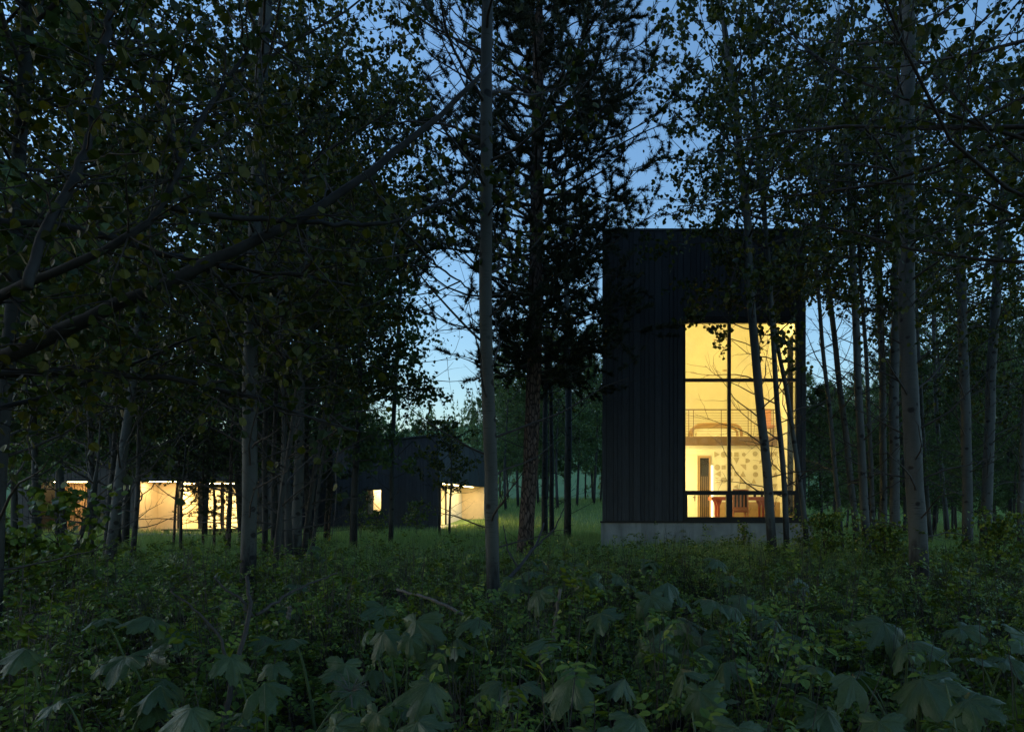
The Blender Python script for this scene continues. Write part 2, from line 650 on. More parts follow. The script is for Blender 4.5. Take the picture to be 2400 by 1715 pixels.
def T(name, m, *boxes, parent=None):
    mb = MB()
    for b in boxes:
        mb.box(*b)
    o = mb.build(name, m, parent or tower)
    if parent is None:
        o.location = -Vector(tower.location)
    return o


# plinth
T('foundation', M['concrete'], (TX0 - 0.05, TX1 + 0.05, D - 0.07, TB, -0.3, TZ0 - 0.03))
T('service_box', M['concrete'], (TX1 + 0.06, TX1 + 0.3, D + 0.3, D + 0.7, 0.2, 1.15))
T('base_flashing', M['metal'], (TX0 - 0.075, TX1 + 0.075, D - 0.10, D + 0.02, TZ0 - 0.03, TZ0 + 0.022))
FW = D + 0.22
wall = T('wall', M['backing'],
         (TX0, WX0, D, FW, TZ0 + 0.022, TZ1), (WX1, TX1, D, FW, TZ0 + 0.022, TZ1), (WX0, WX1, D, FW, WZ1, TZ1),
         (TX0, TX0 + 0.2, FW, TB, TZ0, TZ1), (TX0, TX1, TB - 0.2, TB, TZ0, TZ1 - 0.002))
T('roof', M['flash'], (TX0 - 0.02, TX1 + 0.02, D - 0.045, TB + 0.02, TZ1, TZ1 + 0.05))
# right wall around its tall side window
SW0, SW1, SZ0, SZ1 = D + 0.72, D + 1.35, 1.18, 6.4
T('side_wall', M['backing'], (RIX + 0.01, TX1, FW, SW0, TZ0, TZ1), (RIX + 0.01, TX1, SW1, TB - 0.2, TZ0, TZ1),
  (RIX + 0.01, TX1, SW0, SW1, TZ0, SZ0), (RIX + 0.01, TX1, SW0, SW1, SZ1, TZ1))
sw = T('window', M['metal'], (RIX - 0.01, TX1 + .01, SW0 - 0.03, SW0 + 0.04, SZ0, SZ1), (RIX - 0.01, TX1 + .01, SW1 - 0.04, SW1 + 0.03, SZ0, SZ1),
       (RIX - 0.01, TX1 + .01, SW0 + 0.04, SW1 - 0.04, SZ0, SZ0 + 0.06), (RIX - 0.01, TX1 + .01, SW0 + 0.04, SW1 - 0.04, SZ1 - 0.06, SZ1))
T('pane', M['glass'], (RIX + 0.06, RIX + 0.07, SW0 + 0.04, SW1 - 0.04, SZ0 + 0.06, SZ1 - 0.06), parent=sw)

# vertical cladding boards, each one its own piece
rb = random.Random(3)


def boards(x0, x1, z0, z1, y, parent, wmin, wmax, depth=0.024):
    x = x0
    while x < x1 - 1e-4:
        w = rb.choice([wmin, wmin, (wmin + wmax) / 2, wmax])
        if x1 - (x + w) < wmin * 0.6:
            w = x1 - x
        d = depth + rb.uniform(-0.004, 0.005)
        mb = MB()
        mb.bev(x + 0.004, x + w - 0.004, y - d, y - 0.001, z0, z1 + rb.uniform(-0.004, 0.0), 0.005)
        o = mb.build('board', M['clad'], parent)
        if parent is wall:
            pass
        x += w


boards(TX0 - 0.02, WX0 - 0.03, TZ0 + 0.024, TZ1 - 0.003, D, wall, 0.115, 0.20)
boards(WX0 - 0.03, WX1 + 0.03, WZ1 + 0.045, TZ1 - 0.003, D, wall, 0.115, 0.20)
boards(WX1 + 0.03, TX1 + 0.02, TZ0 + 0.024, TZ1 - 0.003, D, wall, 0.09, 0.12)

# big window: dark steel frame, mullions, six panes
wy0, wy1 = D - 0.035, D + 0.10
win = T('window', M['metal'],
        (WX0 - 0.03, WX0 + 0.028, wy0, wy1, WZ0, WZ1), (WX1 - 0.028, WX1 + 0.03, wy0, wy1, WZ0, WZ1),
        (WX0 - 0.03, WX1 + 0.03, wy0 - .003, wy1, WZ1, WZ1 + 0.045), (WX0 - 0.03, WX1 + 0.03, wy0 - .02, wy1, TZ0 + 0.024, fz(1211)))
MX = fx(1709)
T('mullion', M['metal'], (MX - 0.045, MX + 0.045, wy0 - .006, wy1 - .004, fz(1157), WZ1 - 0.13), parent=win)
T('mullion', M['metal'], (MX - 0.085, MX + 0.085, wy0 - .006, wy1 - .004, fz(1211), fz(1157)), parent=win)
T('transom', M['metal'], (WX0 + 0.028, WX1 - 0.028, wy0 + .004, wy1 - .008, fz(894), fz(887)), parent=win)
T('transom', M['metal'], (WX0 + 0.028, WX1 - 0.028, wy0 + .004, wy1 - .008, fz(1159.5), fz(1149.5)), parent=win)
T('blind_box', M['metal'], (WX0 + 0.028, WX1 - 0.028, wy0 + 0.02, wy1, WZ1 - 0.13, WZ1), parent=win)
T('sash', M['metal'], (WX0 + 0.028, WX0 + 0.085, wy0 + .01, wy1 - .01, fz(1211), fz(1159.5)), parent=win)
T('sash', M['metal'], (WX1 - 0.07, WX1 - 0.028, wy0 + .01, wy1 - .01, fz(1211), fz(1159.5)), parent=win)
for xa, xb in ((WX0 + .028, MX - .045), (MX + .045, WX1 - .028)):
    for za, zb in ((fz(887), WZ1 - .13), (fz(1149.5), fz(894)), (fz(1211), fz(1159.5))):
        T('pane', M['glass'], (xa, xb, D + 0.03, D + 0.036, za, zb), parent=win)

# inside: plaster shell, floor, loft
T('inner_wall', M['plaster'],
  (LIX, WX0 - 0.03, FW + .002, FW + .03, FLOOR, CEIL), (WX1 + 0.03, RIX, FW + .002, FW + .03, FLOOR, CEIL),
  (WX0 - 0.03, WX1 + 0.03, FW + .002, FW + .03, WZ1 + .05, CEIL))
T('inner_wall', M['plaster'], (LIX - 0.15, LIX, FW, TB - 0.2, FLOOR, CEIL))
T('inner_wall', M['plaster'], (RIX - 0.005, RIX + 0.008, FW + .03, SW0 - .03, FLOOR, CEIL), (RIX - 0.005, RIX + 0.008, SW1 + .03, TB - .2, FLOOR, CEIL),
  (RIX - 0.005, RIX + 0.008, SW0 - .03, SW1 + .03, FLOOR, SZ0), (RIX - 0.005, RIX + 0.008, SW0 - .03, SW1 + .03, SZ1, CEIL))
T('inner_wall', M['plaster'], (LIX, RIX - .006, UPB, UPB + .1, 3.6, CEIL))
T('inner_wall', M['plaster'], (LIX, RIX - .006, LOWB, LOWB + .1, FLOOR, 3.38))
T('ceiling', M['plaster'], (LIX - .1, RIX + .05, D + .1, TB - .21, CEIL, CEIL + .1))
T('floor', M['oak'], (LIX - .1, RIX + .05, D + .1, TB - .21, FLOOR - .06, FLOOR))
T('window_reveal', M['plaster'], (WX0 - .025, WX1 + .025, D + .1, FW + .03, FLOOR, FLOOR + .02))

SB = F / LOWB


def bx(px): return (px - CX) / SB
def bz(py): return EYE + (CY - py) / SB


loft = T('loft_floor', M['slab'], (LIX, RIX - .006, LOWB - 0.06, UPB, bz(1044), bz(1023.5)))
T('loft_carpet', M['plaster2'], (LIX, RIX - .006, LOWB - 0.02, UPB, bz(1023.5) + .002, bz(1023.5) + .02))

# loft railing
rail = empty('cable_railing', (bx(1700), LOWB - .02, bz(1023)))
tag(rail, 'thin steel cable railing along the edge of the loft', 'railing')


def part(mb, name, m, root, smooth=False):
    return mb.build(name, m, root, smooth, loc=-Vector(root.location))


ry = LOWB - .03
part(MB().box(LIX, RIX - .01, ry - .02, ry + .02, bz(961.5), bz(959)), 'top_rail', M['steel'], rail)
for px in (1614, 1625, 1690, 1753, 1760, 1812):
    part(MB().box(bx(px) - .009, bx(px) + .009, ry - .012, ry + .012, bz(1024), bz(961)), 'post', M['steel'], rail)
for i in range(9):
    z = bz(968 + i * 6.1)
    part(MB().tube([(LIX, ry, z), (RIX - .01, ry, z)], .0045, 5), 'cable', M['steel'], rail)

# door, glazed panel and light strip on the lower back wall
yb = LOWB
door = empty('interior_door', (bx(1622), yb - .03, FLOOR))
tag(door, 'cream flush interior door with a lever handle, left of the dark glazed panel', 'door')
part(MB().box(bx(1595), bx(1634.5), yb - .045, yb - .012, FLOOR + .01, bz(1068)), 'leaf', M['plaster'], door)
part(MB().box(bx(1635), bx(1636.2), yb - .03, yb - .011, FLOOR + .01, bz(1067)), 'jamb', M['tan'], door)
h = MB().box(bx(1628) - .012, bx(1628) + .012, yb - .06, yb - .046, bz(1174), bz(1160))
h.box(bx(1623), bx(1629), yb - .085, yb - .061, bz(1166), bz(1164))
part(h, 'handle', M['steel'], door)
gp = empty('glazed_panel', (bx(1650), yb - .03, FLOOR))
tag(gp, 'narrow dark glazed door panel in a tan frame beside the cream door', 'door')
part(MB().box(bx(1637), bx(1640), yb - .06, yb - .011, FLOOR, bz(1068)).box(bx(1661), bx(1665), yb - .06, yb - .011, FLOOR, bz(1068))
     .box(bx(1640), bx(1661), yb - .058, yb - .011, bz(1073), bz(1068)), 'frame', M['tan'], gp)
part(MB().box(bx(1640), bx(1661), yb - .04, yb - .03, FLOOR, bz(1073)), 'pane', M['dark_glass'], gp)
for k, px in enumerate((1642.5, 1647, 1651.5, 1656)):
    part(MB().box(bx(px), bx(px) + .03, yb - .052, yb - .041, FLOOR, bz(1116)), 'curtain_fold', M['slab'], gp)
st = empty('wall_light', (bx(1668.5), yb - .03, FLOOR))
tag(st, 'slim bright vertical light strip on the wall beside the glazed panel', 'lamp')
part(MB().box(bx(1666.5), bx(1671), yb - .05, yb - .011, FLOOR + .05, bz(1090)), 'diffuser', M['lamp_strip'], st)
part(MB().box(bx(1666.3), bx(1671.2), yb - .052, yb - .011, bz(1090), bz(1089)), 'cap', M['steel'], st)

# wall relief: plain geometric shapes
rel = empty('wall_relief', (bx(1750), yb - .02, bz(1150)))
tag(rel, 'pale wall relief of raised circles, squares and triangles above the table', 'wall relief')


def cz(x, y): return bx(1600 + x / 5.8), bz(950 + y / 5.8)


def shape(kind, x, y, s):
    s = s / 2
    if kind == 'c':
        p = [(x + s * math.cos(a * math.pi / 12), y + s * math.sin(a * math.pi / 12)) for a in range(24)]
    elif kind == 'q':
        p = [(x - s, y - s), (x + s, y - s), (x + s, y + s), (x - s, y + s)]
    elif kind == 'r':
        p = [(x - s, y - s), (x + s, y), (x - s, y + s)]
    elif kind == 'l':
        p = [(x + s, y - s), (x + s, y + s), (x - s, y)]
    elif kind == 'd':
        p = [(x - s, y - s), (x + s, y - s), (x, y + s)]
    elif kind == 'u':
        p = [(x - s, y + s), (x, y - s), (x + s, y + s)]
    elif kind == 'tr':
        p = [(x - s, y - s), (x + s, y - s), (x + s, y + s)]
    elif kind == 'bl':
        p = [(x - s, y - s), (x + s, y + s), (x - s, y + s)]
    elif kind == 'D':
        p = [(x - s, y - s)] + [(x + 2 * s * math.cos(a) - s, y + s * math.sin(a)) for a in np.linspace(-1.5, 1.5, 12)] + [(x - s, y + s)]
    else:                       # bow
        p = [(x - s, y - s), (x + s, y - s * .6), (x + s, y + s * .6), (x - s, y + s), (x + s * .3, y)]
    pts = [cz(a, b) for a, b in p]
    ar = sum(pts[i][0] * pts[(i + 1) % len(pts)][1] - pts[(i + 1) % len(pts)][0] * pts[i][1] for i in range(len(pts)))
    if ar < 0:
        pts = pts[::-1]
    part(MB().prism_y(pts, yb - .014, yb - .001), 'relief_shape', M['relief'], rel)


for kx in (('r', 468, 665, 80), ('c', 557, 665, 80), ('q', 640, 665, 60), ('q', 730, 665, 60), ('c', 985, 655, 66), ('c', 1205, 668, 66), ('d', 1262, 662, 66), ('c', 830, 665, 50),
           ('d', 730, 750, 80), ('D', 885, 750, 62), ('u', 1070, 750, 70), ('q', 1180, 745, 50),
           ('c', 470, 840, 80), ('q', 556, 840, 56), ('q', 665, 840, 46), ('tr', 820, 840, 80), ('c', 985, 838, 66), ('q', 1160, 835, 52), ('c', 1250, 840, 76),
           ('l', 475, 928, 80), ('q', 730, 928, 58), ('u', 818, 928, 80), ('c', 990, 938, 70), ('u', 1262, 935, 74), ('q', 640, 930, 50),
           ('b', 475, 1015, 80), ('c', 557, 1015, 80), ('bl', 815, 1018, 80), ('u', 965, 1025, 70), ('q', 1150, 1015, 54), ('d', 665, 1020, 56),
           ('D', 892, 1100, 62), ('d', 1250, 1102, 72), ('l', 720, 1102, 60)):
    shape(*kx)
part(MB().box(*[cz(494, 1010)[0] - .05, cz(494, 1010)[0] + .05, yb - .05, yb - .037, cz(494, 1035)[1], cz(494, 990)[1]]), 'switch_plate', M['white'], rel)

# wall vents
for i, (px, py, Yv) in enumerate(((1678, 797, UPB), (1699, 868, UPB))):
    p = at(px, py, Yv - .012)
    v = empty('wall_vent', p)
    tag(v, ['small grille high on the loft wall near the window top', 'small round-cornered fitting low on the loft wall above the railing'][i], 'vent')
    part(MB().box(p[0] - .09, p[0] + .09, Yv - .02, Yv - .001, p[2] - .04, p[2] + .04), 'cover', M['plaster2'], v)
    part(MB().box(p[0] - .06, p[0] + .06, Yv - .024, Yv - .021, p[2] - .012, p[2] + .012), 'slot', M['black'], v)

# low cabinet, table, chair
cab = empty('low_cabinet', (bx(1752), yb - .3, FLOOR))
tag(cab, 'long low tan cabinet against the wall behind the red table', 'cabinet')
part(MB().box(bx(1676), bx(1832), yb - .33, yb - .012, FLOOR + .03, bz(1176)), 'carcass', M['tan'], cab)
for a, b in ((1677, 1714), (1715, 1752), (1753, 1790), (1791, 1831)):
    part(MB().box(bx(a), bx(b), yb - .352, yb - .331, bz(1193), bz(1177.5)), 'drawer', M['tan'], cab)
    part(MB().box(bx(a), bx(b), yb - .352, yb - .331, FLOOR + .05, bz(1194)), 'drawer', M['tan'], cab)

TY = D + 1.35
ST = F / TY
def tx(px): return (px - CX) / ST
def tz(py): return EYE + (CY - py) / ST


table = empty('red_table', (tx(1730), TY, FLOOR))
tag(table, 'red lacquered table with flared legs behind the slatted chair', 'table')
part(MB().box(tx(1664), tx(1800), TY - .35, TY + .35, tz(1172) - .0, tz(1164)), 'table_top', M['red'], table)
for px in (1681, 1784):
    for dy in (-.25, .25):
        lx = tx(px)
        zt = tz(1172)
        pts = [(lx - .10, zt - .001), (lx - .035, zt - .16), (lx - .028, FLOOR), (lx + .028, FLOOR), (lx + .035, zt - .16), (lx + .10, zt - .001)]
        part(MB().prism_y(pts, TY + dy - .03, TY + dy + .03), 'leg', M['red'], table)
bt = empty('bottle', (tx(1784), TY - .1, tz(1164)))
tag(bt, 'small dark bottle standing on the right part of the red table', 'bottle')
b_pts = [(tx(1784), TY - .1, tz(1164) + z) for z in (0, .01, .10, .14, .17, .22)]
part(MB().tube(b_pts, [.035, .04, .04, .018, .014, .014], 10), 'body', M['dark_glass'], bt, True)
part(MB().tube([(tx(1784), TY - .1, tz(1164) + .221), (tx(1784), TY - .1, tz(1164) + .25)], .016, 8), 'cap', M['red'], bt)
for px, hh, lb in ((1768, .06, 'small dark cup on the red table left of the bottle'), (1794, .08, 'small red pot at the right end of the table')):
    cp = empty('cup', (tx(px), TY - .05, tz(1164)))
    tag(cp, lb, 'cup')
    q = [(tx(px), TY - .05, tz(1164) + z) for z in (0, .005, hh * .5, hh)]
    part(MB().tube(q, [.03, .038, .042, .045], 10), 'body', M['red'] if px > 1780 else M['dark_glass'], cp, True)
    part(MB().tube([(tx(px), TY - .05, tz(1164) + hh + .001), (tx(px), TY - .05, tz(1164) + hh + .008)], .046, 10), 'rim', M['slab'], cp)

KY = D + 0.78
SK = F / KY
def kx_(px): return (px - CX) / SK
def kz_(py): return EYE + (CY - py) / SK


chair = empty('slat_chair', (kx_(1736), KY, FLOOR))
tag(chair, 'orange wooden chair with dark and light back slats, seen from behind at the table', 'chair')
x0, x1 = kx_(1717.5), kx_(1754.5)
part(MB().box(x0, x1, KY, KY + .035, kz_(1193), kz_(1188)), 'back_rail', M['orange'], chair)
part(MB().box(x0, x1, KY, KY + .035, kz_(1150), kz_(1146)), 'back_rail', M['orange'], chair)
nsl = 9
for i in range(nsl):
    a = x0 + (x1 - x0) * i / nsl
    b = x0 + (x1 - x0) * (i + 1) / nsl
    part(MB().box(a + .002, b - .002, KY + .006, KY + .028, kz_(1188), kz_(1150)), 'slat', M['black'] if i % 2 else M['orange'], chair)
part(MB().box(x0 - .01, x1 + .01, KY - .01, KY + .46, kz_(1197), kz_(1194)), 'seat', M['orange'], chair)
part(MB().box(x0 + .01, x1 - .01, KY + .02, KY + .4, kz_(1200), kz_(1197.2)), 'seat_frame', M['red'], chair)
for lx in (x0, x1 - .04):
    for ly in (KY + .001, KY + .4):
        part(MB().box(lx, lx + .04, ly, ly + .034, FLOOR, kz_(1197.2)), 'leg', M['orange'], chair)

# loft: rounded daybed and salmon chair
LF = bz(1023.5) + .02
dy_ = D + 3.6
SD = F / dy_
def dx(px): return (px - CX) / SD


bed = empty('daybed', (dx(1680), dy_, LF))
tag(bed, 'white cushioned daybed with a rounded tubular frame on the loft', 'daybed')
for off in (0, .75):
    xa, xb, hh = dx(1622), dx(1738), .50
    pts = []
    for t in np.linspace(0, math.pi, 25):
        cx_, sx_ = math.cos(t), math.sin(t)
        pts.append(((xa + xb) / 2 - (xb - xa) / 2 * np.sign(cx_) * abs(cx_) ** .45, dy_ + off, LF + hh * abs(sx_) ** .45))
    part(MB().tube(pts, .05, 10), 'frame', M['tan'], bed, True)
xa, xb = dx(1634), dx(1726)
cush = []
for t in np.linspace(0, math.pi, 21):
    cush.append(((xa + xb) / 2 + (xb - xa) / 2 * np.sign(math.cos(t)) * abs(math.cos(t)) ** .4, LF + .08 + .27 * abs(math.sin(t)) ** .4))
part(MB().prism_y(cush, dy_ + .06, dy_ + .69), 'cushion', M['white'], bed)
part(MB().box(dx(1630), dx(1730), dy_ + .04, dy_ + .71, LF + .04, LF + .078), 'platform', M['white'], bed)
py_ = D + 3.2
SP = F / py_
def qx(px): return (px - CX) / SP


pc = empty('salmon_chair', (qx(1798), py_, LF))
tag(pc, 'salmon upholstered chair on the loft behind the railing', 'chair')
part(MB().box(qx(1791), qx(1808), py_ + .05, py_ + .12, LF + .36, LF + .95), 'backrest', M['pink'], pc)
part(MB().box(qx(1780), qx(1809), py_ - .4, py_ + .06, LF + .30, LF + .38), 'seat', M['pink'], pc)
for lx in (1782, 1806):
    for ly in (-.37, .03):
        part(MB().tube([(qx(lx), py_ + ly, LF), (qx(lx), py_ + ly, LF + .31)], .014, 6), 'leg', M['steel'], pc)

# lamps of the tower: two long ceiling strips and an unseen strip added to even out the walls
for lb, nm, mt, y0, y1, z in (('long warm ceiling strip lamp over the window side of the tower', 'ceiling_lamp', 'lamp', D + .75, D + 1.05, CEIL),
                              ('long warm ceiling strip lamp over the loft', 'ceiling_lamp', 'lamp', D + 3.5, D + 3.8, CEIL),
                              ('unseen strip lamp added above the inside of the window head to even out the wall light', 'added_wash_lamp', 'added_wash_glow', FW + .06, FW + .2, WZ1 + .75)):
    l = empty(nm, (3.2, (y0 + y1) / 2, z))
    tag(l, lb, 'lamp')
    part(MB().box(1.35, 5.05, y0 - .02, y1 + .02, z - .05, z - .001), 'housing', M['metal'], l)
    part(MB().box(1.37, 5.03, y0, y1, z - .062, z - .052), 'diffuser', M[mt], l)

fl_ = empty('added_fill_lamp', (1.72, D + 1.0, FLOOR))  # added lamp, hidden behind the cladding, brightens the lower back wall
tag(fl_, 'unseen fill lamp added in the left corner to brighten the lower tower room', 'lamp')
part(MB().tube([(1.72, D + 1.0, FLOOR), (1.72, D + 1.0, FLOOR + .03)], .2, 16), 'base', M['metal'], fl_)
part(MB().tube([(1.72, D + 1.0, FLOOR + .03), (1.72, D + 1.0, FLOOR + .4)], .012, 8), 'stem', M['metal'], fl_)
part(MB().tube([(1.72, D + 1.0, FLOOR + z) for z in (.4, .42, .9, 1.4, 1.88, 1.9)], [.1, .2, .23, .23, .2, .1], 20), 'shade', M['added_fill_glow'], fl_, True)

# ------------------------------------------------------------------ low house with the lit porch (left)
H1 = 35.0
S1 = F / H1
def hx(px): return (px - CX) / S1
def hz(py): return EYE + (CY - py) / S1


house1 = empty('long_house', (hx(360), H1, 0.0))
tag(house1, 'low black timber house with a wide lit porch behind the birch-like trunks', 'house')


def H(name, m, *boxes, root=None, parent=None, roty=None):
    mb = MB()
    for b in boxes:
        mb.box(*b)
    o = mb.build(name, m, parent or root)
    if parent is None:
        o.location = -Vector(root.location)
    return o


G1 = hz(1249)
RZ = hz(1084)
PZ = hz(1127)
xa, xb, xc, xd = hx(40), hx(88), hx(204), hx(322)
xe, xf = hx(606), hx(668)
dep = 1.7
w1 = H('wall', M['backing'], (xa, xb, H1, H1 + 8, G1 - .3, RZ), (xc, xd, H1, H1 + 8, G1 - .3, RZ), (xe, xf, H1, H1 + 8, G1 - .3, RZ),
       (xb, xc, H1, H1 + 8, PZ, RZ), (xd, xe, H1, H1 + 8, PZ, RZ), (xb, xc, H1 + dep + .2, H1 + 8, G1 - .3, PZ), root=house1)
rb = random.Random(11)
for a, b, za in ((xa, xb, G1), (xb, xc, PZ), (xc, xd, G1), (xd, xe, PZ), (xe, xf, G1)):
    boards(a, b, za - (0.0 if za == PZ else .1), RZ - .003, H1, w1, 0.2, 0.3)
H('roof', M['flash'], (xa - .1, xf + .1, H1 - .1, H1 + 8.1, RZ, RZ + .08), root=house1)
H('porch_floor', M['concrete'], (xb, xc, H1 - .15, H1 + dep, G1 - .3, G1 + .02), (xd, xe, H1 - .15, H1 + 8, G1 - .3, G1 + .02), root=house1)
# lit plaster part of the porch back wall and the glazing beside it
PB = 1.5


def hxd(px, d_): return (px - CX) / F * (H1 + d_)


xg = hxd(416, PB)
H('porch_wall', M['plaster2'], (hxd(300, PB), xg, H1 + PB, H1 + PB + .1, G1 + .021, PZ - .02), (xd + .001, xd + .06, H1 + .01, H1 + PB + 4, G1 + .021, PZ - .02), root=house1)
H('porch_soffit', M['plaster2'], (xd + .001, xe - .001, H1 + .01, H1 + 7.9, PZ - .018, PZ - .001), root=house1)
xr0, xr1 = hxd(330, 6), hxd(660, 5)
H('room_wall', M['plaster'], (xr0, xr1, H1 + 5.6, H1 + 5.7, G1 + .021, PZ - .02), (xr1, xr1 + .1, H1 + PB + .1, H1 + 5.6, G1 + .021, PZ - .02), root=house1)
gw = H('window', M['metal'], (xg, xe, H1 + PB - .02, H1 + PB + .12, G1 + .021, G1 + .18), (xg, xe, H1 + PB - .02, H1 + PB + .12, hz(1140), hz(1135)), root=house1)
cols = [hxd(p, PB) for p in (416, 470, 520, 565, 606)]
for i, c in enumerate(cols):
    w_ = (.10, .12, .06, .06, .05)[i]
    H('mullion', M['metal'], (c - w_ * (i > 0), c + w_ * (i < 4), H1 + PB - .025, H1 + PB + .13, G1 + .022, PZ - .02), parent=gw)
for i in range(4):
    H('pane', M['glass'], (cols[i] + .12, cols[i + 1] - .12, H1 + PB + .05, H1 + PB + .06, G1 + .18, hz(1140)), parent=gw)
H('downlight', M['lamp_porch2'], (xd + .3, hxd(420, .6), H1 + .25, H1 + .45, PZ - .03, PZ - .02), root=house1)
for px in (450, 520):
    H('room_lamp', M['lamp_porch2'], (hxd(px, 3.5) - .7, hxd(px, 3.5) + .7, H1 + 2.8, H1 + 3.8, PZ - .03, PZ - .02), root=house1)
# slatted entrance recess on the left
H('entry_soffit', M['plaster2'], (xb + .001, xc - .001, H1 + .01, H1 + dep, PZ - .018, PZ - .001), root=house1)
ew = H('entry_wall', M['black'], (xb + .001, xc - .001, H1 + dep + .05, H1 + dep + .19, G1 + .02, PZ - .02), root=house1)
n = 17
for i in range(n):
    a = xb + (xc - xb) * i / n
    w_ = (xc - xb) / n
    H('slat', M['timber'], (a + w_ * .12, a + w_ * .88, H1 + dep - .02 - rb.uniform(0, .05), H1 + dep + .049, G1 + .021, PZ - .02), parent=ew)
H('downlight', M['lamp_porch2'], (xb + .2, xc - .2, H1 + .7, H1 + .85, PZ - .03, PZ - .02), root=house1)
for px, py, w_, lb in ((420, 1259, .95, 'flat grey stone slab lying in the lit lawn before the porch'), (342, 1265, .6, 'smaller grey stone slab in the lawn near the dark leaning trunk')):
    p = at(px, py, 31.0)
    o = MB().bev(-w_, w_, -.35, .35, -.15, .05, .05).build('stone_slab', M['stone'])
    o.location = (p[0], 31.0, float(gz(p[0], 31.0)) + .12)
    tag(o, lb, 'stone slab')
# bench by the porch glazing
pb = at(440, 1248, 34.2)
bn = empty('porch_bench', (pb[0], 34.2, G1))
tag(bn, 'low dark bench under the porch glazing', 'bench')
part(MB().box(pb[0] - 1.2, pb[0] + 1.2, 34.0, 34.4, G1 + .18, G1 + .24), 'seat', M['black'], bn)
for d_ in (-1.1, 1.02):
    part(MB().box(pb[0] + d_, pb[0] + d_ + .08, 34.05, 34.35, G1 - .1, G1 + .179), 'leg', M['black'], bn)

# ------------------------------------------------------------------ second house with pitched black wall (centre left)
H2 = 38.0
S2 = F / H2
def gx2(px): return (px - CX) / S2
def gz2(py): return EYE + (CY - py) / S2


house2 = empty('gable_house', (gx2(900), H2, 0))
tag(house2, 'black timber house with a small lit window and a lit corner porch beyond the clearing', 'house')
ax0, ax1 = gx2(700), gx2(1026)
E2 = 54.0
zl, zr = gz2(1052), gz2(1021)
zb_ = -0.2
wz0, wz1, wx0, wx1 = gz2(1205), gz2(1147), gx2(859), gx2(894.5)


def roofz(x): return zl + (zr - zl) * (x - ax0) / (ax1 - ax0)


P2 = gz2(1127)                   # porch head
PD = 1.7                         # porch depth
w2 = empty('wall')
w2.parent = house2
w2.location = -Vector(house2.location)
mbw = MB()
mbw.prism_y([(ax0, zb_), (wx0, zb_), (wx0, roofz(wx0)), (ax0, zl)], H2, H2 + .25)
mbw.prism_y([(wx1, zb_), (ax1 - .001, zb_), (ax1 - .001, zr), (wx1, roofz(wx1))], H2, H2 + .25)
mbw.prism_y([(wx0, zb_), (wx1, zb_), (wx1, wz0), (wx0, wz0)], H2, H2 + .25)
mbw.prism_y([(wx0, wz1), (wx1, wz1), (wx1, roofz(wx1)), (wx0, roofz(wx0))], H2, H2 + .25)
mbw.box(ax1 - .25, ax1 - .002, H2 + .251, E2, P2, zr - .01)         # wall above the porch
mbw.box(ax1 - 2.5, ax1 - .002, E2, E2 + .2, zb_, zr - .01)
mbw.box(ax0, ax0 + .2, H2 + .251, E2, zb_, zl - .01)
mbw.build('backing', M['backing'], w2)
rb = random.Random(5)
x = ax0
while x < ax1 - .01:
    w_ = min(rb.choice((.17, .2, .26)), ax1 - x)
    spans = [(zb_, None)]
    if x + w_ > wx0 + .01 and x < wx1 - .01:
        spans = [(zb_, wz0 - .03), (wz1 + .03, None)]
    for a, b in spans:
        d_ = rb.uniform(.02, .034)
        za, zb2 = (roofz(x + .004), roofz(x + w_ - .004)) if b is None else (b, b)
        MB().prism_y([(x + .004, a), (x + w_ - .004, a), (x + w_ - .004, zb2), (x + .004, za)], H2 - d_, H2 - .001).build('board', M['clad'], w2)
    x += w_
y = H2
while y < E2:
    MB().box(ax1 + .0, ax1 + rb.uniform(.02, .034), y + .004, y + .246, P2, zr - .005).build('board', M['clad'], w2)
    y += .25
mbr = MB()
mbr.prism_y([(ax0 - .1, zl - .01), (ax1 + .1, zr + .02), (ax1 + .1, zr + .1), (ax0 - .1, zl + .07)], H2 - .1, E2 + .3)
mbr.build('roof', M['flash'], house2, loc=-Vector(house2.location))
# small window
w_s = H('window', M['metal'], (wx0 - .03, wx0 + .02, H2 - .05, H2 + .1, wz0 - .03, wz1 + .03), (wx1 - .02, wx1 + .03, H2 - .05, H2 + .1, wz0 - .03, wz1 + .03),
        (wx0 + .02, wx1 - .02, H2 - .05, H2 + .1, wz0 - .03, wz0 + .02), (wx0 + .02, wx1 - .02, H2 - .05, H2 + .1, wz1 - .02, wz1 + .03), root=house2)
H('pane', M['glass'], (wx0 + .02, wx1 - .02, H2 + .02, H2 + .025, wz0 + .02, wz1 - .02), parent=w_s)
H('curtain', M['plaster2'], (wx0 - .1, wx0 + .25, H2 + .4, H2 + .45, wz0 - .3, wz1 + .1), root=house2)
H('room_wall', M['plaster'], (wx0 - 1.5, wx1 + 1.5, H2 + 1.6, H2 + 1.7, zb_, 3.2), (wx0 - 1.6, wx0 - 1.5, H2 + .26, H2 + 1.7, zb_, 3.2), (wx1 + 1.5, wx1 + 1.6, H2 + .26, H2 + 1.7, zb_, 3.2),
  (wx0 - 1.6, wx1 + 1.6, H2 + .26, H2 + 1.7, 3.2, 3.25), root=house2)
H('room_lamp', M['lamp_porch'], (wx0 + .1, wx1 - .1, H2 + .8, H2 + 1.2, 2.72, 2.735), root=house2)
